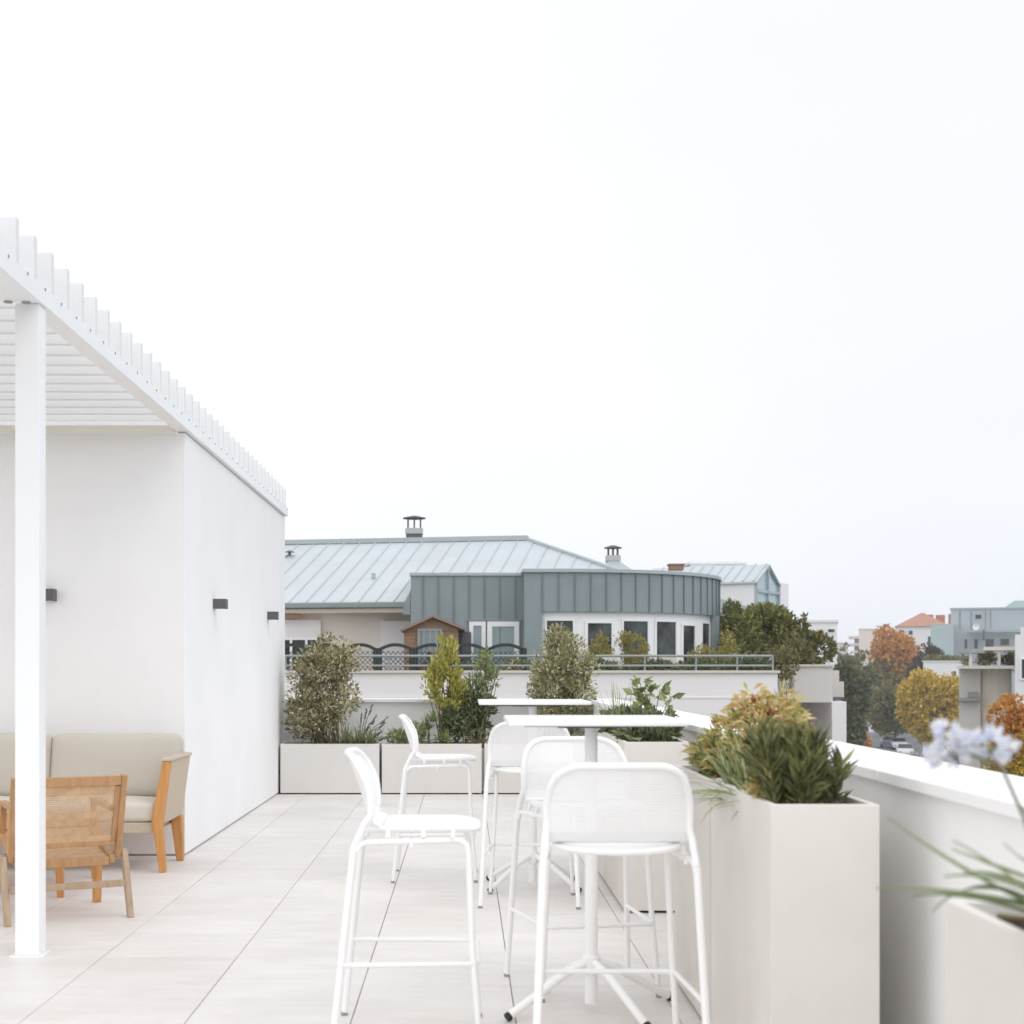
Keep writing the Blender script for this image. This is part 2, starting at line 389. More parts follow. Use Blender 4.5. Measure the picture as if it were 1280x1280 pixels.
def tree(label, cx, Y, z0, ztop, zbot, rad, leafs, n, l, group, trunk_r=.22, gap=.42, freq=.55, name='tree', nbl=9, asp=1):
    base = Vector((cx, Y, z0)); t = thing(name, label, 'tree', base, group)
    hgt = ztop - zbot; c0 = Vector((cx, Y, (ztop + zbot) / 2)); blobs = []
    for k in range(nbl):
        q = rv() * .62; s = rng.uniform(.42, .62)
        blobs.append((c0 + Vector((q.x*rad, q.y*rad, q.z*hgt/2)), Vector((rad*s, rad*s, hgt/2*s*asp))))
    tr = MB(); top = c0 + Vector((0, 0, hgt * .2))
    tr.tube([base, base.lerp(top, .4) + Vector((rad*.05, 0, 0)), top], trunk_r, 8, trunk_r * .3)
    for c, r in blobs:
        s0 = base.lerp(top, rng.uniform(.45, .9)); tr.tube([s0, s0.lerp(c, .5) + Vector((0, 0, .3)), c + Vector((0, 0, r.z*.4))], trunk_r * .4, 6, .03)
    tr.build('trunk', M['bark'], t, smooth=60)
    if isinstance(leafs, str): leafs = [leafs]
    cr = MB()
    for j, lf in enumerate(leafs):
        cr.cur = j
        if len(leafs) == 1: bs = blobs
        else:
            bs = sorted(blobs, key=lambda b: b[0].z); k = int(len(bs) * .62); bs = bs[:k] if j == 0 else bs[k:]
            if j == 1: bs = [(b[0] + Vector((0, 0, hgt*.06)), b[1]) for b in bs]
        foliage(cr, bs, n // len(leafs), l, l * .7, .1, gap, freq, 2.6)
    cr.build('crown', [L[x] for x in leafs], t)
    return t

# ------------------------------------------------------------------ camera, world, sun
cam = bpy.data.cameras.new('camera'); camo = bpy.data.objects.new('camera', cam); col.objects.link(camo)
camo.location = (0, 0, H); camo.rotation_euler = (R(90), 0, 0)
cam.sensor_fit = 'HORIZONTAL'; cam.sensor_width = 24; cam.lens = 24 * F / 1280
cam.shift_x = (640 - CX) / 1280; cam.shift_y = (CY - 640) / 1280
cam.clip_start = .05; cam.clip_end = 6000
cam.dof.use_dof = True; cam.dof.focus_distance = 12; cam.dof.aperture_fstop = 3.2
sc.camera = camo
w = bpy.data.worlds.new('World'); sc.world = w; w.use_nodes = True
nt = w.node_tree; bg = nt.nodes['Background']; bg.inputs['Strength'].default_value = .1
sky = nt.nodes.new('ShaderNodeTexSky'); sky.sky_type = 'NISHITA'; sky.sun_disc = False
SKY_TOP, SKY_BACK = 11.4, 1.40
SUN_EL, SUN_AZ = 50, 128     # azimuth clockwise from +Y (towards +X)
sky.sun_elevation = R(SUN_EL); sky.sun_rotation = R(SUN_AZ); sky.dust_density = 3
tc = nt.nodes.new('ShaderNodeTexCoord'); mp = nt.nodes.new('ShaderNodeMapping'); mp.inputs['Scale'].default_value = (1, 1, 2.2)
nz = nt.nodes.new('ShaderNodeTexNoise'); nz.inputs['Scale'].default_value = 1.6; nz.inputs['Detail'].default_value = 4
nt.links.new(tc.outputs['Generated'], mp.inputs['Vector']); nt.links.new(mp.outputs['Vector'], nz.inputs['Vector'])
sx = nt.nodes.new('ShaderNodeSeparateXYZ'); nt.links.new(tc.outputs['Generated'], sx.inputs[0])
# overcast: brighter overhead than along the horizon, a little bluer to the right
cr = nt.nodes.new('ShaderNodeValToRGB'); e = cr.color_ramp.elements
e[0].position = 0; e[0].color = (.96, .965, .985, 1); e[1].position = 1; e[1].color = (1, 1, 1, 1)
for ps, cl in ((.12, (.975, .98, .992, 1)), (.4, (1, 1, 1, 1))):
    q_ = cr.color_ramp.elements.new(ps); q_.color = cl
nt.links.new(sx.outputs['Z'], cr.inputs['Fac'])
br = nt.nodes.new('ShaderNodeMapRange'); br.inputs['From Min'].default_value = .3; br.inputs['From Max'].default_value = 1; br.inputs['To Min'].default_value = 11.1; br.inputs['To Max'].default_value = SKY_TOP
nt.links.new(sx.outputs['Z'], br.inputs['Value'])
ad = nt.nodes.new('ShaderNodeMath'); ad.operation = 'MULTIPLY_ADD'; ad.inputs[1].default_value = -.9      # bluish thinner cloud to the right
nt.links.new(sx.outputs['X'], ad.inputs[0]); nt.links.new(nz.outputs['Fac'], ad.inputs[2])
b2 = nt.nodes.new('ShaderNodeValToRGB'); e = b2.color_ramp.elements
e[0].position = .0; e[0].color = (.85, .89, .965, 1); e[1].position = .6; e[1].color = (1, 1, 1, 1)
nt.links.new(ad.outputs[0], b2.inputs['Fac'])
mu = nt.nodes.new('ShaderNodeVectorMath'); mu.operation = 'MULTIPLY'; nt.links.new(cr.outputs['Color'], mu.inputs[0]); nt.links.new(b2.outputs['Color'], mu.inputs[1])
by = nt.nodes.new('ShaderNodeMapRange'); by.interpolation_type = 'SMOOTHSTEP'; by.inputs['From Min'].default_value = .72; by.inputs['From Max'].default_value = -.35; by.inputs['To Min'].default_value = 1; by.inputs['To Max'].default_value = SKY_BACK  # extra brightness added to the unseen sky behind, to lift the walls
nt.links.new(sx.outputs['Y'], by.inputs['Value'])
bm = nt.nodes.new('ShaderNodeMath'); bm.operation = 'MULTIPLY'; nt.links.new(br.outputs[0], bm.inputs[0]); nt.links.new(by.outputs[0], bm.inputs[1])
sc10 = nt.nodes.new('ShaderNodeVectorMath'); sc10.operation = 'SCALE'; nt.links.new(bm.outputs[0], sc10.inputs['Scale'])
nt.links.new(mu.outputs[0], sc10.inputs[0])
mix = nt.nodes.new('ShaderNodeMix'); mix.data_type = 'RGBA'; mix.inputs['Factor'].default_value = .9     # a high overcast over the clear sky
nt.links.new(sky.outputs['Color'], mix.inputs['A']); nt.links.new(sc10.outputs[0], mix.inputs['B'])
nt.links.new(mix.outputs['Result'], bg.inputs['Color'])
sl = bpy.data.lights.new('sun', 'SUN'); sl.energy = .5; sl.angle = R(35); sl.color = (1, .96, .9)
so = bpy.data.objects.new('sun', sl); col.objects.link(so)
sd = Vector((math.sin(R(SUN_AZ)) * math.cos(R(SUN_EL)), math.cos(R(SUN_AZ)) * math.cos(R(SUN_EL)), math.sin(R(SUN_EL))))
so.rotation_euler = sd.to_track_quat('Z', 'Y').to_euler(); so.location = sd * 60
vs = sc.view_settings; vs.view_transform = 'Standard'; vs.look = 'None'; vs.gamma = 1; vs.exposure = 0.02
sc.cycles.max_bounces = 8; sc.cycles.diffuse_bounces = 7; sc.cycles.transparent_max_bounces = 8

# ------------------------------------------------------------------ terrace
GZ = -8.6
mb = MB(); T = .6; g = .0019
x_line = -.414          # one of the joints running away from the camera
xs = []; x = x_line - 15 * T
while x < 1.33: xs.append(x); x += T
ys = []; y = 6.05 - 14 * T
while y < 16.05: ys.append(y); y += T
for x in xs:
    for y in ys:
        x1 = min(x + T - g, 1.325); y1 = min(y + T - g, 16.04)
        if x1 - x - g < .02 or y1 - y - g < .02: continue
        dz = rng.uniform(-.0006, .0006)
        a = (x + g, y + g); e_ = .0015
        mb.add([(x+g, y+g, -.02), (x1, y+g, -.02), (x1, y1, -.02), (x+g, y1, -.02),
                (x+g, y+g, dz-e_), (x1, y+g, dz-e_), (x1, y1, dz-e_), (x+g, y1, dz-e_),
                (x+g+e_, y+g+e_, dz), (x1-e_, y+g+e_, dz), (x1-e_, y1-e_, dz), (x+g+e_, y1-e_, dz)],
               [(8,9,10,11), (0,1,5,4), (1,2,6,5), (2,3,7,6), (3,0,4,7), (4,5,9,8), (5,6,10,9), (6,7,11,10), (7,4,8,11)])
mb.cur = 1
mb.box(-9.4, 1.328, -2.4, 16.045, -.3, -.018)
struct(mb.build('terrace_floor', [M['tile'], M['joint']]))

# parapets
d = .315; CZ = H - d
pw = thing('parapet_wall', 'white rendered parapet wall with stone coping along the right side of the terrace', 'wall', (1.47, 7, 0))
MB().box(1.33, 1.61, -2.4, 16.35, GZ, CZ - .036).build('wall_body', M['render'], pw)
yy = 4.68 - 3.6
while yy < 16.4:
    y1 = min(yy + 1.8, 16.395)
    MB().box(1.294, 1.643, yy + .005, y1 - .005, CZ - .036, CZ).build('coping_stone', M['coping'], pw, bevel=.004)
    yy += 1.8
pb = thing('parapet_wall', 'low white parapet wall with coping behind the back row of planters', 'wall', (-3, 16.2, 0))
MB().box(-9.4, 1.329, 16.05, 16.33, GZ, CZ - .036).build('wall_body', M['render'], pb)
xx = -9.4
while xx < 1.28:
    x1 = min(xx + 1.78, 1.292)
    MB().box(xx + .003, x1 - .003, 16.012, 16.368, CZ - .036, CZ).build('coping_stone', M['coping'], pb, bevel=.004)
    xx += 1.78

# rooftop stair house
WX = -1.918; WT = 2.905
sh = thing('rooftop_building', 'white rendered rooftop building standing on the left of the terrace', 'building', (-5, 13, 0))
MB().box(-9.3, WX, 10.256, 15.93, 0.012, WT).build('wall', M['render'], sh, bevel=.006)
MB().box(-9.29, WX - .02, 10.276, 15.91, -.01, .012).build('base_joint', M['joint'], sh)

def wall_lamp(label, c, size):
    t = thing('wall_lamp', label, 'wall lamp', c, 'wall lamps on the white rooftop building')
    x, y, z = c; sx, sy, sz = size
    MB().box(x - sx/2, x + sx/2, y - sy/2, y + sy/2, z - sz/2, z + sz/2).build('lamp_body', M['lamp'], t, bevel=.003)
    MB().box(x - sx*.36, x + sx*.36, y - sy*.36, y + sy*.36, z - sz/2 - .002, z - sz/2 + .004).build('diffuser', M['wframe'], t)
    return t
wall_lamp('grey box wall lamp nearest the front corner on the bright side wall', (WX + .05, 11.42, 1.782), (.1, .1, .075))
wall_lamp('grey box wall lamp near the far end of the bright side wall', (WX + .05, 14.55, 1.805), (.1, .1, .078))
wall_lamp('grey box wall lamp on the shaded front wall above the sofa, partly behind the post', (-2.86, 10.205, 1.79), (.12, .1, .082))

# pergola
pg = thing('pergola', 'white metal louvred pergola reaching from the square post to the rooftop building', 'pergola', (-1.95, 6.7, 0))
MB().box(-2.008, -1.90, 6.665, 6.775, .004, 2.914).build('post', M['white_paint'], pg, bevel=.004)
MB().box(-2.03, -1.88, 6.645, 6.795, 0.0, .004).build('base_plate', M['white_paint'], pg)
mb = MB(); mb.box(-1.985, -1.888, 4.6, 15.95, 2.915, 3.003)
mb.build('side_beam', M['white_paint'], pg, bevel=.003)
MB().box(-4.8, -1.987, 5.6, 6.66, 2.917, 3.0).build('front_beam', M['white_paint'], pg, bevel=.003)
MB().box(-4.8, -1.987, 10.17, 10.26, 2.907, 2.945).build('wall_beam', M['stone_pale'], pg, bevel=.003)
mb = MB(); y = 6.29 - .27 * 5; k = 0
while y < 15.95:
    mb.box(-4.8, -1.8905, y, y + .048, 3.004, 3.19)
    if y > 5.9: MB().tube([(-1.8885, y + .16, 2.99), (-1.885, y + .16, 2.99)], .0075, 8).build('screw_head', M['rail'], pg)
    y += .27
mb.build('louvre_slats', M['louvre'], pg, bevel=.004)
for x in (-2.03, -1.95): MB().tube([(x, 6.64, 2.911), (x, 6.64, 2.917)], .02, 8).build('bolt', M['rail'], pg)

# ------------------------------------------------------------------ sofa
sf = thing('sofa', 'teak outdoor sofa with beige cushions against the white wall', 'sofa', (-2.9, 9.8, 0))
XR = -1.90
def sofa_arm(side):
    mir = (lambda x: x) if side > 0 else (lambda x: 2 * -2.86 - x)
    prof_o = [(-1.853, .70), (-1.868, .58), (-1.888, .44), (-1.905, .31), (-1.896, .2), (-1.884, .0)]
    prof_i = [(-1.925, .0), (-1.953, .2), (-1.975, .31), (-1.955, .44), (-1.925, .58), (-1.906, .70)]
    a = MB(); a.prism([(mir(x), 9.40, z) for x, z in prof_o + prof_i], (0, .055, 0)); o = a.build('arm_frame', M['teak'], sf, bevel=.006)
    p = MB(); p.prism([(mir(x), 9.4555, z) for x, z in [(-1.850, .70), (-1.868, .58), (-1.886, .44), (-1.903, .305), (-1.945, .305), (-1.93, .44), (-1.91, .58), (-1.892, .70)]], (0, .62, 0))
    p.build('side_panel', M['weave'], o, bevel=.005)
    t = MB(); t.prism([(mir(-1.842), 9.395, .7012), (mir(-1.842), 9.395, .722), (mir(-1.912), 9.395, .722), (mir(-1.912), 9.395, .7012)], (0, .70, 0)); t.build('arm_rest', M['weave'], o, bevel=.006)
    l = MB(); l.taper((mir(-1.925), 9.99, .304), (mir(-1.908), 10.02, 0), .075, .09, .045, .055); l.build('leg', M['teak'], sf, bevel=.005)
    f = MB(); f.box(mir(-1.925), mir(-1.886), 9.405, 9.45, .0, .012) if side > 0 else f.box(mir(-1.886), mir(-1.925), 9.405, 9.45, 0, .012)
    return o
sofa_arm(1); sofa_arm(-1)
MB().box(-3.76, -1.965, 9.44, 9.49, .245, .312).build('seat_rail', M['weave'], sf, bevel=.005)
MB().box(-3.74, -1.97, 9.495, 10.03, .25, .30).build('seat_base', M['teak_grey'], sf)
MB().box(-3.74, -1.965, 10.035, 10.075, .25, .66).build('back_frame', M['teak'], sf, bevel=.005)
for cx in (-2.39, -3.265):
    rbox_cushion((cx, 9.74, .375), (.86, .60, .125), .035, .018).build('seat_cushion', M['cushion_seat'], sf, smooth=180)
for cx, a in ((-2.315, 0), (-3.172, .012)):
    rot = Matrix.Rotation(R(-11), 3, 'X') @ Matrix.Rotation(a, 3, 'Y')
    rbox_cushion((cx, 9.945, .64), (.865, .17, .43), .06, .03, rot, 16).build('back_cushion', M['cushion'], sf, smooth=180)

# ------------------------------------------------------------------ cane armchair seen from behind
ac = thing('armchair', 'low wooden armchair with woven cane back, seen from behind beside the white post', 'armchair')
for s in (-1, 1):
    X = s * .275
    p = MB(); p.prism([(X-.016, -.155, .30), (X-.016, -.105, .30), (X-.016, -.25, .742), (X-.016, -.29, .735)], (.032, 0, 0)); p.build('back_post', M['oak'], ac, bevel=.005)
    l = MB(); l.prism([(X-.016, -.165, .335), (X-.016, -.115, .345), (X-.016, -.25, 0), (X-.016, -.287, 0)], (.032, 0, 0))
    l.v = [(v[0] + s * .034, v[1], v[2]) for v in l.v]; l.build('leg', M['teak_grey'], ac, bevel=.006)
    l = MB(); l.prism([(X-.022, .25, .385), (X-.022, .32, .39), (X-.02, .335, 0), (X-.02, .30, 0)], (.044, 0, 0)); l.build('leg', M['teak'], ac, bevel=.006)
    r = MB(); r.prism([(X-.0155-s*.034, -.16, .272), (X-.0155-s*.034, -.16, .315), (X-.0155-s*.034, .34, .435), (X-.0155-s*.034, .34, .385)], (.031, 0, 0)); r.build('seat_rail', M['oak'], ac, bevel=.004)
    a = MB(); a.bar((X - s*.037, -.20, .56), (X - s*.037, .24, .575), .04, .026); a.bar((X - s*.037, .225, .562), (X - s*.037, .27, .40), .035, .03, (0, 1, 0)); a.build('armrest', M['oak'], ac, bevel=.005)
MB().bar((-.29, -.232, .175), (.29, -.232, .175), .024, .034).build('stretcher', M['teak_grey'], ac, bevel=.004)
b = MB()
for z0, z1 in ((.685, .735), (.365, .392)):
    for z in ((z0 + z1) / 2,):
        yb = -.13 - (z - .3) * .33
        b.bar((-.2585, yb, z), (.2585, yb, z), .028, z1 - z0)
for s in (-1, 1): b.bar((s*.246, -.13-.09*.33, .392), (s*.246, -.13-.385*.33, .685), .024, .028, (1, 0, 0))
b.build('back_frame', M['oak'], ac, bevel=.004)
b = MB(); perf_sheet(b, lambda u, v: Vector(((u-.5)*.468, -.13-(.392+v*.293-.3)*.33 - .004, .392+v*.293)), 46, 30, .70, solid=lambda u, v: v > .82 or .42 < v < .54 or v < .10)
b.build('cane_back', M['cane'], ac, solid=.005)
b = MB(); b.box(-.224, .224, -.165, -.125, .262, .308); b.box(-.224, .224, .30, .345, .385, .43); b.build('seat_frame', M['oak'], ac, bevel=.004)
b = MB(); perf_sheet(b, lambda u, v: Vector(((u-.5)*.446, -.126+v*.428, .308+v*.106 - .015*math.sin(math.pi*v))), 40, 38, .35); b.build('cane_seat', M['cane'], ac, solid=.004)
ac.rotation_euler = (0, 0, R(27.5)); rc = Vector((-2.002, 7.578, 0))
ac.location = rc + Matrix.Rotation(R(27.5), 3, 'Z') @ Vector((0, .268, 0))
# coffee table behind it
ct = thing('coffee_table', 'low teak coffee table standing between the cane armchair and the sofa', 'coffee table', (-2.6, 8.65, 0))
MB().box(-3.05, -2.25, 8.36, 9.22, .36, .395).build('table_top', M['oak'], ct, bevel=.004)
for x in (-2.285, -3.015):
    for y in (8.40, 9.18):
        q = MB(); q.taper((x, y, .36), (x + (.012 if x > -2.6 else -.012), y, 0), .055, .055, .034, .034); q.build('leg', M['teak'], ct, bevel=.004)

# ------------------------------------------------------------------ bar stools
def arc_pts(a, b, c, r, n=6):
    """rounded corner at b between a and c"""
    a, b, c = Vector(a), Vector(b), Vector(c); u = (a - b).normalized() * r; v = (c - b).normalized() * r
    return [b + u * (1 - t) ** 2 + v * t ** 2 for t in [i / n for i in range(n + 1)]]
PROF = [(-.125, .748), (-.158, .757), (-.182, .785), (-.197, .83), (-.216, .89), (-.238, .95), (-.252, .99)]
def prof(v):
    t = v * (len(PROF) - 1); i = min(int(t), len(PROF) - 2); f = t - i
    return PROF[i][0] * (1-f) + PROF[i+1][0] * f, PROF[i][1] * (1-f) + PROF[i+1][1] * f
def hoop_w(v):                       # half width of the back at height v
    return .215 if v < .56 else .11 + .105 * math.sqrt(max(0, 1 - ((v - .56) / .44) ** 2))
def back_pt(x, v):
    y, z = prof(v); return Vector((x, y + .045 * (x / .215) ** 2 * min(1, v * 1.6), z))
def make_stool():
    st = thing('bar_stool', '', 'bar stool')
    m = M['stool_white']
    # seat: soft square with a dished top
    mb = MB(); n = 40; ring = []
    for lv, (s, z) in enumerate([(.90, .728), (.985, .733), (1.0, .741), (.985, .749), (.90, .752), (.62, .746), (.3, .742)]):
        for k in range(n):
            a = 2 * math.pi * k / n; c, q = math.cos(a), math.sin(a); e_ = .48
            x = math.copysign(abs(c) ** e_, c) * .21 * s; y = math.copysign(abs(q) ** e_, q) * .205 * s + .012
            zz = z - (.012 * max(0, (y - .12) / .1) ** 2) - .016 * (1 - (x / .21) ** 2) * (1 - max(0, y) / .22)
            ring.append((x, y, zz))
    fs = []
    for l in range(6):
        for k in range(n): fs.append((l*n+k, l*n+(k+1) % n, (l+1)*n+(k+1) % n, (l+1)*n+k))
    fs.append(tuple(range(6*n, 7*n))); fs.append(tuple(range(n))[::-1])
    mb.add(ring, fs); mb.build('seat', m, st, smooth=40)
    mb = MB(); perf_sheet(mb, lambda u, v: back_pt((u - .5) * 2 * .215, v), 62, 40, .46, inside=lambda u, v: abs(u - .5) * .43 < hoop_w(v) - .002, solid=lambda u, v: v < .14)
    mb.build('backrest', m, st, solid=.003)
    pts = []
    side = [(.232, -.213, .684), (.224, -.178, .76)]
    up = [Vector(p) for p in side] + [back_pt(.219, v) for v in (.35, .5)] + [back_pt(.11 + .109 * math.cos(a_), .56 + .44 * math.sin(a_)) for a_ in [math.pi / 2 * i_ / 9 for i_ in range(10)]]
    top = [back_pt(x, 1.0) for x in (.08, .055, .03)]
    half = up + top; full = half + [back_pt(0, 1)] + [Vector((-p.x, p.y, p.z)) for p in half[::-1]]
    MB().tube(full, 0.0118, 10).build('back_frame', m, st, smooth=60)
    for s in (-1, 1):
        lg = MB().tube([(s*.2325, -.214, .686), (s*.245, -.245, .40), (s*.262, -.285, .012)], .0125, 10).build('leg', m, st, smooth=60)
        MB().cyl((s*.2622, -.2855, 0), .0125, .014, 12).build('glide', M['rail'], lg)
        rail = [Vector((s*.2318, -.206, .672))] + arc_pts((s*.232, -.215, .63), (s*.229, -.195, .695), (s*.20, .1, .70), .03) + arc_pts((s*.2, -.1, .70), (s*.195, .172, .70), (s*.2, .175, .5), .045)
        front = rail[-1]
        r = MB().tube(rail[1:], .0098, 10)
        for yb in (-.10, .02, .12): r.tube([(s*.212, yb, .71), (s*.205, yb, .735)], .008, 8); 
        for yb in (-.13, -.02): r.tube([(s*.213, yb, .695), (s*.213, yb, .682)], .008, 8)
        r.build('side_rail', m, st, smooth=60)
        lg = MB().tube([front, (s*.212, .185, .35), (s*.235, .212, .012)], .0108, 10).build('leg', m, st, smooth=60)
        MB().cyl((s*.2352, .2122, 0), .0125, .014, 12).build('glide', M['rail'], lg)
    fr = [Vector((.247, -.258, .285))] + arc_pts((.247, -.25, .285), (.222, .205, .285), (-.22, .205, .285), .04) + arc_pts((.22, .205, .285), (-.222, .205, .285), (-.247, -.25, .285), .04) + [Vector((-.247, -.258, .285))]
    MB().tube(fr, .0085, 10).build('footrest', m, st, smooth=60)
    return st
stool = make_stool(); GS = 'white bar stools round the two high tables'
spots = [(-.16, 5.27, -90, 'larger of the two white bar stools in profile, left of the near table'),
         (.468, 4.72, 0, 'frontmost white bar stool, seen from behind with its back towards the camera'),
         (.487, 6.0, 191, 'white bar stool facing the camera from behind the pole of the near table'),
         (.365, 8.28, -4, 'white bar stool whose back rises behind the left end of the near tabletop'),
         (-.145, 9.22, -90, 'smaller white bar stool in profile, in front of the back row of planters')]
for i, (x, y, a, lb) in enumerate(spots):
    o = stool if i == 0 else copy_tree(stool)
    o.location = (x, y, 0); o.rotation_euler = (0, 0, R(a)); o['label'] = lb; o['group'] = GS

# ------------------------------------------------------------------ high tables
def make_table():
    t = thing('high_table', '', 'bar table')
    MB().box(-.32, .32, -.32, .32, 1.079, 1.1).build('table_top', M['table_white'], t, bevel=.006, seg=3)
    q = MB(); q.box(-.13, .13, -.13, .13, 1.066, 1.0785); q.bar((-.25, 0, 1.072), (.25, 0, 1.072), .05, .012); q.build('top_bracket', M['lamp'], t)
    MB().cyl((0, 0, .03), .024, 1.037, 24).build('pole', M['table_white'], t, smooth=60)
    MB().cyl((0, 0, .14), .034, .07, 24).build('hub', M['table_white'], t, bevel=.004, smooth=60)
    for k in range(4):
        a = math.pi / 2 * k; c, s = math.cos(a), math.sin(a)
        l = MB().tube([(c*.02, s*.02, .185), (c*.12, s*.12, .15), (c*.352, s*.352, .022)], .0165, 12).build('leg', M['table_white'], t, smooth=60)
        MB().tube([(c*.3525, s*.3525, .0217), (c*.366, s*.366, .0145)], .0172, 12).build('foot_cap', M['black'], l, smooth=60)
    return t
tb = make_table(); GT = 'white high tables'
tb.location = (.474, 5.6, 0)
tb['label'] = 'nearer white square high table, with the larger tabletop, beside the tall planters'; tb['group'] = GT
tb2 = copy_tree(tb); tb2.location = (.40, 8.80, 0)
tb2['label'] = 'farther white square high table in front of the bushy olive green shrub'
for ch in tb.children:
    if ch.name.split('.')[0] in ('leg', 'hub'): ch.rotation_euler.z = R(28.5)
for ch in tb2.children:
    if ch.name.split('.')[0] in ('leg', 'hub'): ch.rotation_euler.z = R(45)

# ------------------------------------------------------------------ planters
def planter(label, x0, x1, y0, y1, zt, m, group, wall=.022, soil=.07):
    t = thing('planter', label, 'planter', ((x0+x1)/2, (y0+y1)/2, 0), group); z0 = .014
    mb = MB(); i = wall
    o8 = [(x0,y0),(x1,y0),(x1,y1),(x0,y1)]; n8 = [(x0+i,y0+i),(x1-i,y0+i),(x1-i,y1-i),(x0+i,y1-i)]
    zi = zt - soil - .05
    vs = [(x, y, z0) for x, y in o8] + [(x, y, zt) for x, y in o8] + [(x, y, zt) for x, y in n8] + [(x, y, zi) for x, y in n8]
    fs = [(0,3,2,1)] + [(k, (k+1) % 4, (k+1) % 4+4, k+4) for k in range(4)] + [(k+4, (k+1) % 4+4, (k+1) % 4+8, k+8) for k in range(4)] + [(k+8, (k+1) % 4+8, (k+1) % 4+12, k+12) for k in range(4)] + [(12,13,14,15)]
    mb.add(vs, fs); mb.build('planter_box', m, t, bevel=.003)
    s = MB(); nx, ny = 14, 14
    g = [[Vector((x0+i+.001 + (x1-x0-2*i-.002)*a/nx, y0+i+.001 + (y1-y0-2*i-.002)*b/ny, zt - soil + rng.uniform(-.012, .016))) for b in range(ny+1)] for a in range(nx+1)]
    s.add([p for r_ in g for p in r_], [(a*(ny+1)+b, (a+1)*(ny+1)+b, (a+1)*(ny+1)+b+1, a*(ny+1)+b+1) for a in range(nx) for b in range(ny)])
    for k in range(60):
        p = Vector((rng.uniform(x0+.04, x1-.04), rng.uniform(y0+.04, y1-.04), zt-soil+.008)); q = rv(); q.z *= .3
        s.cur = 1; s.bar(p, p + q.normalized() * rng.uniform(.02, .05), .012, .006)
    s.build('soil', [M['soil'], M['bark']], t)
    f = MB(); f.box(x0+.03, x1-.03, y0+.03, y1-.03, .0005, z0 + .0005); f.build('foot', M['black'], t)  # shade of the gap round the feet painted as one black block
    return t
GP = 'beige fibre cement planters along the parapets'
planter('tall beige planter in the right foreground, dark lance leaved plant at its front', .86, 1.168, 4.203, 5.225, .90, M['planter'], GP)
planter('tall beige planter directly behind the big foreground one, holding golden red tipped shrubs', .86, 1.168, 5.245, 6.12, .89, M['planter'], GP)
planter('tall beige planter beyond the near table holding dark foliage and a broad leaved plant', .838, 1.178, 7.84, 8.84, .90, M['planter'], GP)
planter('tall beige planter farthest along the right parapet, mostly hidden behind the stools', .838, 1.178, 8.855, 9.86, .90, M['planter'], GP)
planter('tall beige planter cut off at the right edge, with blue agapanthus', .815, 1.15, 1.5, 2.53, .89, M['planter'], GP, soil=.035)
GB = 'low beige planters along the back wall'
bx = [(350.5, 474), (477.5, 602), (605.5, 732)]; FY = 15.32
for (a, b), lb in zip(bx, ('low beige planter at the left of the back row, against the white building', 'low beige planter in the middle of the back row, behind the profile stool', 'low beige planter at the right of the back row, behind the high tables')):
    planter(lb, (a-CX)*FY/F, (b-CX)*FY/F, FY, FY + .46, .518, M['planter_pale'], GB)

# plants of the back row
Yb = 15.55; PZ = .47
shrub('shrub', 'tall variegated bushy shrub in the leftmost back planter, next to the white building', 'shrub', (at(405, 900, Yb).x, Yb, PZ),
      [B(368, 800, 440, 870, Yb, .30), B(352, 850, 428, 925, Yb, .28), B(385, 796, 452, 850, Yb, .26), B(400, 840, 450, 905, Yb, .25), B(358, 868, 400, 928, Yb, .22), B(360, 825, 395, 870, Yb, .25), B(395, 790, 420, 825, Yb, .15)],
      10500, 'varieg', .047, .021, gap=.34, freq=7, nb=40, spread=.18)
t = thing('lavender', 'spiky lavender with dark flower spikes at the right of the leftmost back planter', 'lavender', (at(452, 928, Yb).x, 15.5, PZ))
f = MB()
for x in (432, 448, 462): strap_clump(f, (at(x, 928, 15.5).x, 15.48, PZ), 60, .30, .016, .5, .04, (.15, 1.15))
f.build('leaves', L['lav'], t)
s = MB()
for tx, ty in ((470, 895), (480, 905), (476, 915), (458, 888), (485, 921), (462, 905), (465, 882), (452, 893), (484, 897)):
    p = at(tx, ty, 15.45); b0 = Vector((at(450, 928, 15.5).x, 15.48, PZ)); s.tube([b0, b0.lerp(p, .5) + Vector((0, 0, .05)), p], .004, 4)
    dd = (p - b0).normalized(); f = MB()
    for k in range(26): leaf(f, p - dd * rng.uniform(0, .11), dd + rv() * .7, .028, .014)
    f.build('flower_spike', L['flowerspike'], t)
s.build('stems', M['greenstem'], t)
shrub('shrub', 'upright lime yellow shrub rising from the middle back planter', 'shrub', (at(556, 900, Yb).x, Yb, PZ),
      [B(541, 796, 557, 850, Yb, .10), B(556, 797, 572, 850, Yb, .10), B(546, 815, 575, 862, Yb, .14), B(528, 832, 556, 880, Yb, .14), B(555, 845, 585, 892, Yb, .14), B(545, 850, 572, 892, Yb, .12)], 2500, 'lime', .065, .03, up=.9, gap=.3, freq=8, nb=22, spread=.05)
shrub('shrub', 'dense dark green shrub at the right of the middle back planter', 'shrub', (at(592, 925, 15.45).x, 15.45, PZ),
      [B(556, 872, 605, 926, 15.52, .13), B(585, 862, 622, 924, 15.52, .13), B(575, 858, 606, 895, 15.52, .13)], 2000, 'dark', .07, .032, gap=.3, freq=6, nb=16, spread=.15)
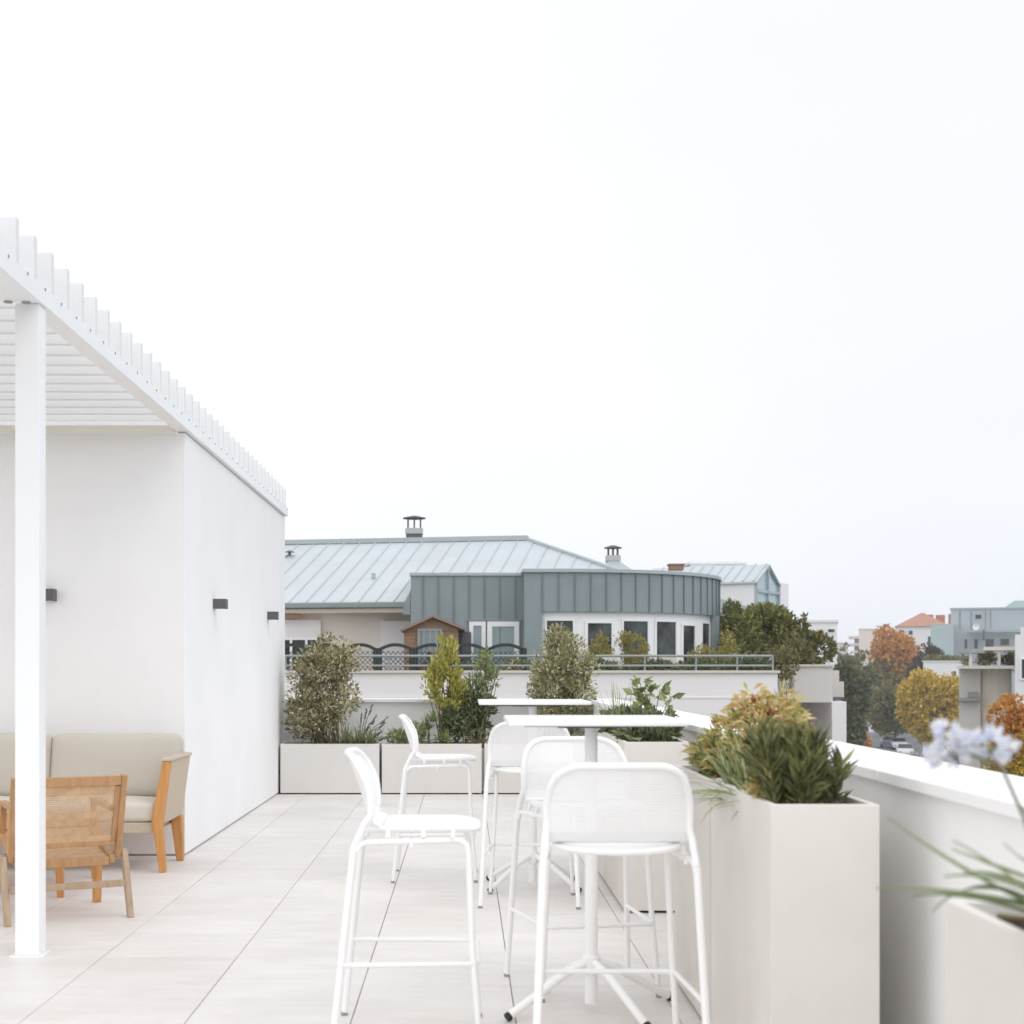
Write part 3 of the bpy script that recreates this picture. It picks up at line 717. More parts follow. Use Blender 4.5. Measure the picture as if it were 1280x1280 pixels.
shrub('shrub', 'pale slender shrub behind the dark green one in the middle back planter', 'shrub', (at(600, 925, 15.65).x, 15.65, PZ),
      [B(583, 838, 610, 880, 15.65, .14), B(596, 812, 617, 850, 15.65, .11), B(604, 830, 626, 862, 15.65, .1), B(548, 875, 585, 925, 15.6, .12), B(575, 850, 612, 900, 15.62, .12)], 2200, 'mid', .055, .022, up=.5, gap=.36, freq=8, nb=14, spread=.05)
t = thing('yucca', 'small spiky yucca with arching leaves at the left of the middle back planter', 'yucca', (at(536, 925, 15.45).x, 15.45, PZ))
f = MB()
for x, y, n in ((534, 912, 46), (541, 902, 40), (528, 922, 30)): strap_clump(f, at(x, y, 15.45), n, .17, .018, .5, .02, (.1, 1.4))
f.build('leaves', L['mid'], t)
s = MB(); s.tube([(at(536, 925, 15.45).x, 15.45, PZ - .02), at(536, 905, 15.45)], .012, 6); s.build('stem', M['stem'], t)
shrub('groundcover_plant', 'low mid green plant spilling over the front of the middle back planter', 'plant', (at(505, 928, 15.42).x, 15.42, PZ),
      [B(484, 912, 512, 934, 15.42, .12), B(508, 905, 534, 932, 15.42, .12), B(545, 915, 565, 932, 15.4, .08)], 700, 'mid', .05, .02, up=.5, nb=8, spread=.1)
shrub('shrub', 'bushy olive green shrub with pale leaf tips in the right back planter', 'shrub', (at(700, 920, Yb).x, Yb, PZ),
      [B(664, 800, 722, 880, Yb, .3), B(660, 835, 705, 900, Yb, .28), B(690, 790, 738, 870, Yb, .28), B(678, 780, 718, 830, Yb, .22), B(700, 840, 746, 905, Yb, .26), B(668, 870, 740, 925, Yb, .28), B(722, 815, 748, 860, Yb, .16)],
      10500, 'olive', .048, .020, gap=.31, freq=7, nb=40, spread=.18, up=.5)

# plants of the right hand planters
f = MB(); s = MB(); t = thing('lance_leaved_plant', 'dense dark green lance leaved plant in the front of the large foreground planter', 'plant', (1.02, 4.55, .84))
lance_stems(f, s, (.985, 4.47, .83), 26, .235, (.075, .17), .085, .0115, 76, .12)
lance_stems(f, s, (1.06, 4.52, .83), 7, .17, (.035, .1), .08, .0125, 60, .1)
f.build('leaves', L['lance'], t); s.build('stems', M['stem'], t)
t = thing('grass_plant', 'blue green strappy plant spilling over the left rim of the large foreground planter', 'plant', (.93, 5.0, .84))
f = MB()
strap_clump(f, (.955, 4.78, .84), 60, .22, .011, 1.0, .05, (.3, 1.3), (-.3, -.15, 0))
strap_clump(f, (.93, 5.02, .83), 110, .27, .013, 1.0, .04, (.2, 1.3), (-.15, -.1, 0))
for k in range(7): blade(f, (.92, 4.75 + .05*k, .86), (-1, -.35, .42 - .03*k), .25 + .02*k, .012, .9)
f.build('leaves', L['grassblue'], t)
t = thing('golden_shrub', 'golden yellow shrub with red tipped shoots behind the dark lance leaved plant', 'shrub', (1.02, 5.6, .84))
f = MB(); s = MB(); r = MB()
for x, y, Y in ((898, 930, 5.9), (915, 905, 5.8), (933, 900, 5.6), (940, 882, 5.55), (960, 890, 5.5), (975, 882, 5.6), (982, 900, 5.5), (905, 950, 5.7), (925, 935, 5.5), (950, 915, 5.4), (990, 915, 5.6), (886, 940, 5.9)):
    p = at(x, y, Y); b0 = Vector((1.0 + rng.uniform(-.08, .1), Y - .02, .82)); s.tube([b0, b0.lerp(p, .55), p], .005, 5, .003)
    for k in range(95):
        q = rv(); pt = p + Vector((q.x*.065, q.y*.07, q.z*.07 - .01)); leaf(f, pt, Vector((q.x, q.y, .5 + rng.uniform(-.6, .5))), rng.uniform(.04, .068), .015, .25)
for x, y, Y in ((897, 900, 5.85), (930, 882, 5.6), (944, 874, 5.55), (950, 890, 5.5), (974, 880, 5.6), (932, 893, 5.55), (912, 905, 5.8), (963, 888, 5.5)):
    r = MB(); p = at(x, y + 6, Y); s.tube([p - Vector((0, 0, .08)), p], .003, 5)
    for k in range(22): q = rv(); leaf(r, p + q * .012, Vector((q.x, q.y, 1.1)), rng.uniform(.025, .045), .011)
    r.build('shoot_tip', L['redtip'], t)
f.build('leaves', L['gold'], t); s.build('stems', M['stem'], t)
t = shrub('shrub', 'low green foliage round the foot of the golden shrub', 'shrub', (.95, 5.9, .84), [B(878, 928, 905, 958, 5.95, .12), B(885, 940, 930, 968, 5.8, .13), B(915, 925, 960, 960, 5.7, .12), B(945, 915, 998, 955, 5.65, .12)], 1300, 'mid', .06, .018, nb=8, spread=.05)
t = thing('small_bloom_plant', 'small plant with yellow orange leaves at the soil of the foreground planter', 'plant', (.93, 4.5, .84))
f = MB()
for x, y in ((942, 985), (950, 980), (948, 990), (958, 986)):
    p = at(x, y, 4.42)
    for k in range(26): q = rv(); leaf(f, p + q*.012, q + Vector((0, 0, .3)), .03, .009)
f.build('leaves', L['gold'], t)
shrub('shrub', 'dark leafy shrub filling the planter beyond the near table', 'shrub', (1.0, 8.3, .84), [(Vector((1.0, 8.15, .93)), Vector((.15, .28, .085))), (Vector((1.02, 8.6, .94)), Vector((.15, .24, .09))), (Vector((.99, 9.3, .93)), Vector((.14, .45, .08)))], 1500, 'dark', .07, .036, nb=14, spread=.1)
t = thing('broad_leaved_plant', 'pale green broad leaved plant standing above the far end of the near tabletop', 'plant', (1.05, 8.5, .84)); f = MB(); s = MB()
for x, y in ((800, 852), (806, 866), (795, 872), (815, 880), (825, 862), (835, 885), (838, 872), (808, 890), (820, 895), (832, 893), (798, 888), (812, 862), (790, 858)):
    p = at(x, y, 8.5); b0 = Vector((1.06, 8.5, .84)); s.tube([b0, b0.lerp(p, .6) + Vector((0, 0, .02)), p], .004, 5, .002)
    for k in range(6): q = rv(); leaf(f, p + q * .02, Vector((q.x, q.y, q.z * .6)), rng.uniform(.05, .085), .045)
f.build('leaves', L['mid'], t); s.build('stems', M['greenstem'], t)
t = thing('ornamental_grass', 'thin upright ornamental grass left of the broad leaved plant', 'grass plant', (.95, 9.2, .84)); f = MB()
for k in range(46): blade(f, (.94 + rng.uniform(-.05, .05), 9.0 + rng.uniform(-.1, .1), .86), (rng.uniform(-.75, .35), rng.uniform(-.3, .3), 1), rng.uniform(.22, .42), .008, rng.uniform(.1, .7))
f.build('leaves', L['grassblue'], t)

# agapanthus in the near right planter
t = thing('agapanthus', 'blurred pale blue agapanthus with long strap leaves in the planter at the right edge', 'agapanthus', (1.0, 2.2, .85))
f = MB(); Ya = 2.15
for (x0, y0), (x1, y1), (x2, y2), wd in [((1330, 1150), (1190, 1085), (1108, 1020), .012), ((1340, 1145), (1210, 1108), (1095, 1110), .012), ((1330, 1130), (1250, 1085), (1205, 1090), .013), ((1300, 1130), (1215, 1080), (1165, 1140), .011),
                                         ((1330, 1140), (1250, 1085), (1180, 1095), .010), ((1310, 1090), (1280, 1080), (1254, 1052), .016), ((1340, 1165), (1240, 1112), (1140, 1118), .009), ((1350, 1120), (1230, 1078), (1190, 1060), .010), ((1350, 1170), (1255, 1080), (1190, 1050), .009), ((1400, 1110), (1300, 1040), (1270, 1000), .013)]:
    a, b, c = at(x0, y0, Ya + .05), at(x1, y1, Ya + rng.uniform(-.1, .1)), at(x2, y2, Ya + rng.uniform(-.12, .12)); vs_ = []; fs_ = []; n = 10
    for i in range(n + 1):
        u = i / n; p = a * (1-u)**2 + b * 2*u*(1-u)*1.0 + c * u*u; p = a.lerp(b, u).lerp(b.lerp(c, u), u)
        tg = (b.lerp(c, u) - a.lerp(b, u)).normalized(); sd_ = tg.cross(Vector((.1, -.6, .75))).normalized(); ww = wd * (1 - u ** 3) * .5
        vs_ += [p - sd_ * ww, p + Vector((0, 0, -.002)), p + sd_ * ww]
    for i in range(n): fs_ += [(3*i, 3*i+1, 3*i+4, 3*i+3), (3*i+1, 3*i+2, 3*i+5, 3*i+4)]
    f.add(vs_, fs_)
f.build('leaves', L['strap'], t)
for (hx, hy, rad), bs in [((1240, 922, 22), (1310, 1120)), ((1184, 932, 18), (1243, 955)), ((1186, 900, 8), (1200, 940)), ((1213, 917, 9), (1240, 945))]:
    s = MB(); p = at(hx, hy + 10, Ya); q = at(*bs, Ya); s.tube([q, q.lerp(p, .5) + Vector((.006, 0, .004)), p], .0032, 6, .0024)
    sto = s.build('flower_stalk', M['greenstem'], t, smooth=60); fl = MB(); R_ = rad * Ya / F
    for k in range(int(rad * .75)):
        dq = rv().normalized(); dq.z = dq.z * .7 + .05; c = p + dq * R_ * rng.uniform(.45, 1)
        for j in range(6):
            e_ = rv(); leaf(fl, c, dq * .8 + e_ * .8, .022, .0125)
    fl.build('flower_head', L['petal'], sto)
# drip hose in that planter
tag(MB().tube([(.875, 2.45, .875), (.95, 2.36, .878), (1.04, 2.34, .874), (1.13, 2.4, .87)], .006, 8).build('irrigation_hose', M['stem'], None, smooth=60), 'thin brown irrigation hose lying on the soil of the planter at the right edge', 'hose')
#BG#
# ------------------------------------------------------------------ neighbouring house with the zinc roof
def pbox(mb, x0, y0, x1, y1, Y, dep, dy=0):
    a = at(x0, y1, Y); b = at(x1, y0, Y); return mb.box(a.x, b.x, Y - dy, Y + dep, a.z, b.z)
nh = thing('zinc_roofed_house', 'cream house with pale standing seam zinc roof and curved grey green bay', 'house', (1.5, 39, 0))
MB().box(-9, -1.3, 38.3, 46, GZ, 3.1).build('wall', M['cream'], nh)
r0 = Vector((1.04, 4.89, 1.93)); e0 = Vector((.978, -.208, 0)); C = Vector((1.69, 41.46, 4.90)); Ce = C - r0
corner = Ce + e0 * 5.0; back = corner + Vector((2.1, 9.8, 0))
E0 = Ce - e0 * 10.2; E1 = Ce - e0 * 2.05; D = E0 + r0
rt = Vector((0, 0, -.10))
nrm = e0.cross(r0).normalized()
roof = MB(); Q = C + (corner - C) * .62; roof.prism([E0, Ce + e0 * .8, Q, C, D], rt); ro = roof.build('roof', M['zinc'], nh)
MB().prism([C, Q, back], rt).build('roof_hip', M['zinc'], nh)
bk = C + Vector((1.6, 7.5, -2.9)); MB().prism([C, D, D + Vector((1.04, 4.89, -1.93)), bk], rt).build('roof_back', M['zinc'], nh)
s = MB(); k = 0.0
while k < 12.8:
    a = E0 + e0 * k + nrm * .012; fr_ = 1 if k < 10.15 else 1 - (k - 10.15) / 5.0
    s.bar(a if k < 10.5 else a + r0 * .25, a + r0 * fr_, .028, .03, nrm); k += .455
sm = s.build('standing_seams', M['zinc_rib'], ro)
s = MB(); s.bar(D - e0*.2 + Vector((0, 0, .03)), C + e0 * .06 + Vector((0, 0, .03)), .3, .13); s.build('ridge_cap', M['zinc_cap'], ro)
MB().bar(C + Vector((0, 0, .02)), Q + Vector((0, 0, .02)), .16, .08).build('hip_cap', M['zinc_cap'], ro)
MB().bar(E0 + Vector((0, 0, -.08)), E1 + Vector((0, 0, -.08)), .14, .13).build('gutter', M['gutter'], nh, bevel=.02)
MB().bar(E0 + Vector((.02, .12, -.21)), E1 + Vector((.02, .12, -.21)), .06, .10).build('fascia', M['cream_trim'], nh)
MB().bar(E0 + Vector((.1, .5, -.24)), E1 + Vector((.1, .5, -.24)), .7, .02).build('soffit', M['cream_trim'], nh)
MB().bar(at(340, 768, 37.9), at(376, 770, 37.9), .1, .12).build('eave_beam', M['shed'], nh)
p = at(467, 729, 39.0); MB().cyl(p, .055, .26, 10).build('vent_pipe', M['zinc_cap'], ro)
p = at(362, 694, 41.6); q = MB(); q.cyl(p, .04, .1, 8); q.cyl(p + Vector((0, 0, .08)), .15, .05, 12, .04); q.build('vent_cowl', M['stack_dark'], ro)
def hwin(x0, y0, x1, y1, Y, glass='glass', fw=.06, mull=0, parent=nh, name='window', fm='wframe', dep=.09):
    a = at(x0, y1, Y); b = at(x1, y0, Y); f = MB()
    f.box(a.x, a.x + fw, Y - .05, Y + dep, a.z, b.z); f.box(b.x - fw, b.x, Y - .05, Y + dep, a.z, b.z)
    f.box(a.x + fw, b.x - fw, Y - .048, Y + dep, b.z - fw, b.z); f.box(a.x + fw, b.x - fw, Y - .048, Y + dep, a.z, a.z + fw)
    for m_ in range(mull):
        xm = a.x + (b.x - a.x) * (m_ + 1) / (mull + 1); f.box(xm - fw/2, xm + fw/2, Y - .046, Y + dep, a.z + fw, b.z - fw)
    o = f.build(name, M[fm], parent)
    MB().box(a.x + fw*.6, b.x - fw*.6, Y - .01, Y + dep + .004, a.z + fw*.6, b.z - fw*.6).build('pane', M[glass], o)
    return o
wl = hwin(345, 797, 402, 842, 38.2, mull=2); q = MB(); pbox(q, 346, 775, 401, 797, 38.2, .09, .02); q.build('roller_shutter', M['shutter'], nh)
q = MB(); pbox(q, 476, 776, 514, 846, 38.2, .09, .02)
for k in range(18): 
    a = at(477, 779 + k*3.6, 38.17); b = at(513, 0, 38.17); q.box(a.x, b.x, 38.172, 38.19, a.z - .006, a.z)
q.build('door_shutter', M['shutter'], nh)
# flat zinc clad block
def zblock(x0, x1, ytop, ybot, Y, depth, pitch):
    a = at(x0, ybot, Y); b = at(x1, ytop, Y); q = MB(); q.box(a.x, b.x, Y, Y + depth, a.z, b.z - .07)
    o = q.build('dormer', M['zinc_dark'], nh)
    MB().box(a.x - .03, b.x, Y - .04, Y + depth, b.z - .07, b.z).build('flashing', M['zinc_cap'], o)
    q = MB(); x = a.x + .3
    while x < b.x - .1: q.box(x - .014, x + .014, Y - .028, Y, a.z, b.z - .07); x += pitch
    q.build('standing_seams', M['zinc_seam'], o); return o
do = zblock(513.5, 657, 716, 860, 36.2, 5.5, .372)
a = at(503, 758, 37); 
q = MB(); q.prism([at(513, 738, 36.35), at(513, 768, 36.35), at(503, 768, 36.9), at(505, 754, 36.9)], (0, .5, 0)); q.build('dormer_cheek', M['zinc_dark'], do)
q = MB(); pbox(q, 584, 774, 652, 776.5, 36.2, .01, .06); q.build('window_head', M['gutter'], do)
hwin(586.5, 777, 607, 850, 36.19, parent=nh, glass='glass_pale', fw=.1); hwin(609, 777, 649, 850, 36.185, parent=nh, glass='glass_pale', fw=.12, name='french_window')
# curved bay
XC, YF, RR = 2.36, 35.5, 4.37; YC = YF + RR
ZT, ZB = 3.676, 2.66
def drum(phi, r): return (XC + r * math.sin(phi), YC - r * math.cos(phi))
def phi_of(px, r):
    lo, hi = 0.0, math.pi / 2 * 1.05
    for _ in range(50):
        m_ = (lo + hi) / 2; x, y = drum(m_, r)
        if CX + x * F / y < px: lo = m_
        else: hi = m_
    return lo
def curved(mb, r0_, r1_, z0, z1, p0, p1, n=24):
    vs_ = []; fs_ = []
    for i in range(n + 1):
        ph = p0 + (p1 - p0) * i / n
        for r_ in (r0_, r1_):
            x, y = drum(ph, r_); vs_ += [(x, y, z0), (x, y, z1)]
    for i in range(n):
        a_, b_ = 4*i, 4*(i+1)
        fs_ += [(a_+2, b_+2, b_+3, a_+3), (a_, a_+1, b_+1, b_), (a_+1, a_+3, b_+3, b_+1), (a_, b_, b_+2, a_+2)]
    fs_ += [(0, 2, 3, 1), (4*n, 4*n+1, 4*n+3, 4*n+2)]
    return mb.add(vs_, fs_)
XL = at(655.5, 0, YF).x; XS = at(678, 0, YF).x; PE = math.pi * .62
q = MB(); curved(q, .05, RR, ZB, ZT - .08, 0, PE, 40); q.box(XL, XC, YF, YC, ZB, ZT - .08); q.box(XL, XS, YF, YC, GZ, ZB)
bay = q.build('bay', M['zinc_dark'], nh)
q = MB(); curved(q, .05, RR + .06, ZT - .08, ZT, 0, PE, 40); q.box(XL - .05, XC, YF - .06, YC, ZT - .08, ZT); q.build('flashing', M['zinc_cap'], bay)
q = MB(); pitch = .385; x = XS + .002
while x < XC: q.box(x - .014, x + .014, YF - .03, YF, ZB, ZT - .08); x += pitch
ph = (x - XC) / RR
while ph < PE:
    X_, Y_ = drum(ph, RR + .012); q.obox((X_, Y_, (ZB + ZT - .08) / 2), (.028, .034, ZT - .08 - ZB), Matrix.Rotation(ph, 3, 'Z')); ph += pitch / RR
q.build('standing_seams', M['zinc_seam'], bay)
q = MB(); curved(q, RR - .3, RR - .12, GZ + 6, ZB, 0, PE, 40); q.box(XS, XC, YF + .12, YF + .3, GZ + 6, ZB)
bw = q.build('bay_glazing', M['wframe'], nh)
X_, Y_ = drum(phi_of(893.5, RR - .03), RR - .03); MB().box(X_ - .11, X_ + .1, Y_ - .1, Y_ + .1, GZ + 6, ZB - .002).build('corner_post', M['zinc_dark'], nh)
zc = lambda y: H - (y - CY) * 35.7 / F
for x0, x1, y0, dr in ((683.5, 716, 776, 0), (734.5, 764, 779, 1), (779, 809, 776, 0), (820, 844, 776, 0), (853, 867.5, 780, 1), (877, 886, 776, 0)):
    r_ = RR - .12; z1 = zc(y0); z0 = .55
    f = MB(); fm = .05
    if x0 < 700:
        Yw = YF + .12; a = at(x0, 0, Yw).x; b = at(x1, 0, Yw).x
        for u0, u1, w0, w1 in ((a - fm, a, z0, z1), (b, b + fm, z0, z1), (a - fm, b + fm, z1, z1 + fm)): f.box(u0, u1, Yw - .035, Yw, w0, w1)
        o = f.build('window', M['wframe'], nh); MB().box(a, b, Yw - .006, Yw + .01, z0, z1).build('pane', M['glass'], o)
    else:
        p0, p1 = phi_of(x0, r_), phi_of(x1, r_); dp = (fm if not dr else .07) / r_
        curved(f, r_, r_ + .035, z0, z1, p0 - dp, p0, 2); curved(f, r_, r_ + .035, z0, z1, p1, p1 + dp, 2); curved(f, r_, r_ + .035, z1, z1 + fm, p0 - dp, p1 + dp, 6)
        o = f.build('glazed_door' if dr else 'window', M['wframe'], nh); g_ = MB(); curved(g_, r_ - .01, r_ + .006, z0, z1, p0, p1, 6); g_.build('pane', M['glass'], o)
def stack(x0, x1, yb, ym, yt, Y, wide, parent):
    a = at(x0, yb, Y); b = at(x1, ym, Y); w_ = b.x - a.x
    q = MB(); q.box(a.x, b.x, Y, Y + w_, a.z - .6, b.z - .16); o = q.build('chimney', M['stack_dark'], parent)
    MB().box(a.x - .02, b.x + .02, Y - .02, Y + w_ + .02, b.z - .16, b.z).build('chimney_head', M['metal_stack'], o)
    zt = at(0, yt, Y).z; q = MB()
    for x in (a.x + .05, (a.x+b.x)/2, b.x - .05):
        for y in (Y + .06, Y + w_ - .06): q.tube([(x, y, b.z), (x, y, zt)], .02, 6)
    c = ((a.x + b.x) / 2, Y + w_/2, zt)
    q.cyl(c, wide, .03, 20); q.cyl((c[0], c[1], zt + .03), wide * .95, .06, 20, .05); q.build('cowl', M['stack_dark'], o, smooth=40)
stack(507.5, 527.5, 674, 660, 647.5, 43, .33, nh); stack(759, 775, 699, 694, 685, 42, .25, nh); 
q = MB(); pbox(q, 838, 706, 855, 712, 44, .5); q.box(*[*(lambda a, b: (a.x - .04, b.x + .04))(at(838, 712, 44), at(855, 706, 44)), 43.95, 44.55, at(0, 706, 44).z, at(0, 704.5, 44).z]); q.build('chimney', M['shed_roof'], nh)
apex = at(768, 697, 42.3); q = MB(); a = at(738, 716, 41); b = at(796, 716, 41); 
q.add([apex, (a.x, 41, a.z), (b.x, 41, a.z), (b.x, 43.6, a.z), (a.x, 43.6, a.z)], [(0, 1, 2), (0, 2, 3), (0, 3, 4), (0, 4, 1), (1, 4, 3, 2)]); q.build('small_roof', M['zinc_cap'], nh)

# its terrace wall, railing, lattice fence and shed
YW = 33.0
tw = thing('terrace_wall', 'pale rendered terrace wall with thin beige coping below the zinc roofed house', 'wall', (0, 33, 0))
xr = at(972, 0, YW).x
MB().box(-9, xr, YW, YW + .25, GZ, 1.205).build('wall_body', M['pinkwhite'], tw)
MB().box(-9, xr + .05, YW - .06, YW + .3, 1.206, 1.262).build('coping', M['stonecap'], tw)
MB().box(-9, xr, YW + .26, 38.2, .25, .45).build('terrace_slab', M['beigewall'], tw)
MB().box(xr - .2, xr + .6, 34.6, 38, GZ, 1.15).build('return_wall', M['pinkwhite'], tw)
MB().box(-9, at(1000, 0, 33).x, YW - .012, YW, at(0, 872, YW).z - .02, at(0, 872, YW).z + .02).build('string_course', M['pinkwhite'], tw)
rl = thing('railing', 'grey metal railing with two rails along the top of the pale terrace wall', 'railing', (0, 33.2, 1.26))
for py, r_ in ((820, .028), (832, .022)):
    z = at(0, py, YW + .1).z; pts = [(-9, YW + .1, z), (xr - .35, YW + .1, z)] + [(xr - .35 + .3 * math.sin(a_), YW + .4 - .3 * math.cos(a_), z) for a_ in [i * math.pi / 12 for i in range(1, 7)]] + [(xr - .05, YW + 1.6, z)]
    MB().tube(pts, r_, 8).build('rail', M['rail'], rl, smooth=60)
px = 421
for px in (357, 421, 485, 549, 613, 677, 741, 806, 870, 921.5, 966):
    p = at(px, 820, YW + .1); MB().tube([(p.x, p.y, 1.2622), p], .022, 8).build('post', M['rail'], rl, smooth=60)
lf = thing('lattice_fence', 'dark lattice fence of arched panels behind the railing', 'fence', (-2, 34, .45))
YL = 34.0; edges = [345, 387, 429, 472, 517, 563, 608, 656]
for i, (a_, b_) in enumerate(zip(edges[:-1], edges[1:])):
    xa, xb = at(a_, 0, YL).x + .05, at(b_, 0, YL).x - .05; zb = .5; zs = at(0, 812, YL).z; rise = .11; q = MB()
    top = lambda x: zs + rise * (1 - ((x - (xa+xb)/2) / ((xb-xa)/2)) ** 2)
    arc = [(xa + (xb-xa)*t_/10, YL, top(xa + (xb-xa)*t_/10)) for t_ in range(11)]
    for p0, p1 in zip(arc[:-1], arc[1:]): q.bar(p0, p1, .05, .075, (0, 0, 1))
    q.bar((xa, YL, zb), (xb, YL, zb), .05, .06); q.bar((xa+.025, YL, zb), (xa+.025, YL, zs), .05, .05); q.bar((xb-.025, YL, zb), (xb-.025, YL, zs), .05, .05)
    k = -20
    while k < 40:
        for sg in (1, -1):
            c0 = xa + k * .11 if sg > 0 else xb - k * .11; p = []
            for t_ in range(41):
                z_ = zb + t_ * .03; x_ = c0 + sg * (z_ - zb)
                if xa <= x_ <= xb and z_ <= top(x_): p.append((x_, YL + .012 * sg, z_))
            if len(p) > 1: q.bar(p[0], p[-1], .014, .030, (0, 1, 0))
        k += 1
    q.build('lattice_panel', M['lattice'], lf)
for px in edges:
    p = at(px, 810, YL); MB().box(p.x - .045, p.x + .045, YL - .045, YL + .045, .451, p.z).build('post', M['lattice'], lf)
gs = thing('garden_shed', 'small brown wooden garden shed with gabled roof behind the lattice fence', 'shed', (at(542, 0, 35).x, 35.5, .45))
a = at(505, 790, 35); b = at(573, 788, 35); zt = at(0, 786, 35).z; zr = at(0, 773, 35).z; xm = at(541, 0, 35).x
q = MB(); z = .46
while z < zt - .01: q.box(a.x, b.x, 35 + .004 * (int(z*10) % 2), 36.2, z, min(zt, z + .085)); z += .09
q.prism([(a.x, 35.002, zt), (b.x, 35.002, zt), (xm, 35.002, zr)], (0, 1.19, 0)); q.build('walls', M['shed'], gs)
for x_e in (501, 581):
    p = at(x_e, 787.5 if x_e < 540 else 785.5, 35); MB().bar((p.x, 35.55, p.z - .02), (xm, 35.55, zr + .045), 1.5, .05).build('roof', M['shed_roof'], gs)
hwin(522, 786, 553, 830, 34.98, parent=gs, glass='glass_pale', fw=.05, mull=3, fm='rail')
q = MB(); pbox(q, 577, 790, 589, 840, 36.0, .1); q.build('side_board', M['stack_dark'], gs)

GT2 = 'plants on the neighbouring terrace'
def tshrub(label, blobs, n, lm, l=.09, w=.045, Y=35, **k):
    c = blobs[0][0]; return shrub('shrub', label, 'shrub', (c.x, c.y, .46), blobs, n, lm, l, w, group=GT2, nb=10, br=.012, **k)
tshrub('burgundy shrub behind the lime shrub, at the foot of the wooden shed', [B(526, 818, 545, 850, 33.6, .25), B(536, 822, 560, 845, 33.7, .2)], 500, 'burg', gap=.35)
tshrub('dark low plants behind the railing in front of the french window', [B(580, 826, 612, 842, 33.7, .2), B(628, 824, 668, 842, 33.7, .25), B(560, 828, 585, 842, 33.7, .2)], 500, 'dark')
tshrub('pale flowering plant behind the railing under the french window', [B(625, 827, 655, 841, 33.55, .15)], 160, 'varieg')
tshrub('yellow green climber against the left glazed door of the curved bay', [B(735, 795, 768, 842, 34.6, .35), B(744, 790, 760, 812, 34.6, .3)], 1700, 'climber', l=.075, w=.035, gap=.26)
tshrub('yellow green climber across the middle windows of the curved bay', [B(775, 792, 812, 845, 34.8, .35), B(765, 790, 795, 812, 34.8, .3)], 1900, 'climber', l=.075, w=.035, gap=.26)
tshrub('long row of low dark green plants behind the railing below the bay windows', [B(660, 826, 720, 846, 33.75, .25), B(715, 823, 790, 846, 33.75, .25), B(785, 826, 850, 846, 33.75, .25), B(845, 824, 900, 846, 33.8, .25), B(895, 822, 966, 846, 33.9, .25), B(930, 820, 968, 846, 34.2, .2)], 6500, 'dark', gap=.2)
tshrub('pale green shrub at the right end windows of the curved bay', [B(866, 806, 890, 842, 35.2, .4), B(858, 812, 872, 842, 35.2, .25)], 900, 'climber', l=.08, w=.04, gap=.28)
tshrub('bright yellow green bush behind the right end of the railing', [B(888, 800, 925, 842, 35.6, .5), B(900, 788, 918, 815, 35.6, .3)], 1300, 'climber', l=.08, w=.04, gap=.28)
tshrub('large rounded dark green shrub to the right of the curved bay', [B(898, 764, 950, 815, 38.5, 1.2), B(925, 756, 985, 800, 39, 1.3), B(940, 775, 1003, 825, 38.5, 1.2), B(905, 752, 925, 785, 39, .7), B(960, 765, 995, 800, 38.6, .8), B(900, 790, 960, 840, 37.6, .8)], 9000, 'hedge', l=.15, w=.075, gap=.27, freq=1.6)
tshrub('brownish green hedge shrub above the beige concrete balcony', [B(985, 790, 1042, 832, 38, .8), B(998, 768, 1008, 800, 38.4, .3), B(975, 800, 1015, 836, 37.2, .6)], 3600, 'hedge2', l=.14, w=.07, gap=.28, freq=2)
tshrub('dark round shrub spilling over the end of the terrace wall', [B(962, 805, 998, 850, 34.3, .6), B(975, 835, 985, 858, 33.4, .15), B(985, 838, 1001, 852, 33.6, .2)], 1300, 'hedge2', gap=.35)
for k_, (x0, x1) in enumerate(((690, 718), (746, 772), (826, 846))):
    a = at(x0, 842, 34.1); b = at(x1, 826, 34.1); pot = MB(); pot.prism([(a.x + .04, 34.1, .452), (b.x - .04, 34.1, .452), (b.x, 34.1, b.z + .1), (a.x, 34.1, b.z + .1)], (0, .35, 0))
    tag(pot.build('plant_trough', M['beigewall'], bevel=.01), ('beige plant trough behind the bushy olive shrub on the neighbouring terrace', 'beige plant trough under the left glazed door of the bay', 'beige plant trough under the right windows of the bay')[k_], 'trough', 'plant troughs on the neighbouring terrace')

# concrete balcony and pillar at the right of the terrace wall
bc = thing('concrete_balcony', 'beige concrete balcony block over a shaded recess, right of the terrace wall', 'balcony', (8.2, 36, GZ))
q = MB(); pbox(q, 993, 833, 1041, 878, 35, 4.0); q.build('balcony_front', M['beigewall'], bc)
q = MB(); pbox(q, 990, 830.5, 1043, 833, 34.95, 4.1); q.build('coping', M['stonecap'], bc)
q = MB(); a = at(993, 878, 37.5); b = at(1050, 878, 37.5); q.box(a.x - .4, b.x, 37.2, 37.5, GZ, .50); q.build('recess_wall', M['cream'], bc)
q = MB(); pbox(q, 1040, 877, 1058, 1260, 34.9, 2.2); q.build('pillar', M['pinkwhite'], bc)
q = MB(); pbox(q, 1041.2, 838, 1049, 877, 36, 2.5); pbox(q, 1049, 852, 1055, 873, 36.2, 2.3); q.build('side_wall', M['beigewall'], bc)
q = MB(); pbox(q, 1042, 871.5, 1056, 874.5, 35.5, .5); q.build('slab_edge', M['stack_dark'], bc)
q = MB(); q.tube([at(997, 880, 34.9), at(997, 960, 34.9)], .03, 8); q.build('downpipe', M['rail'], bc)

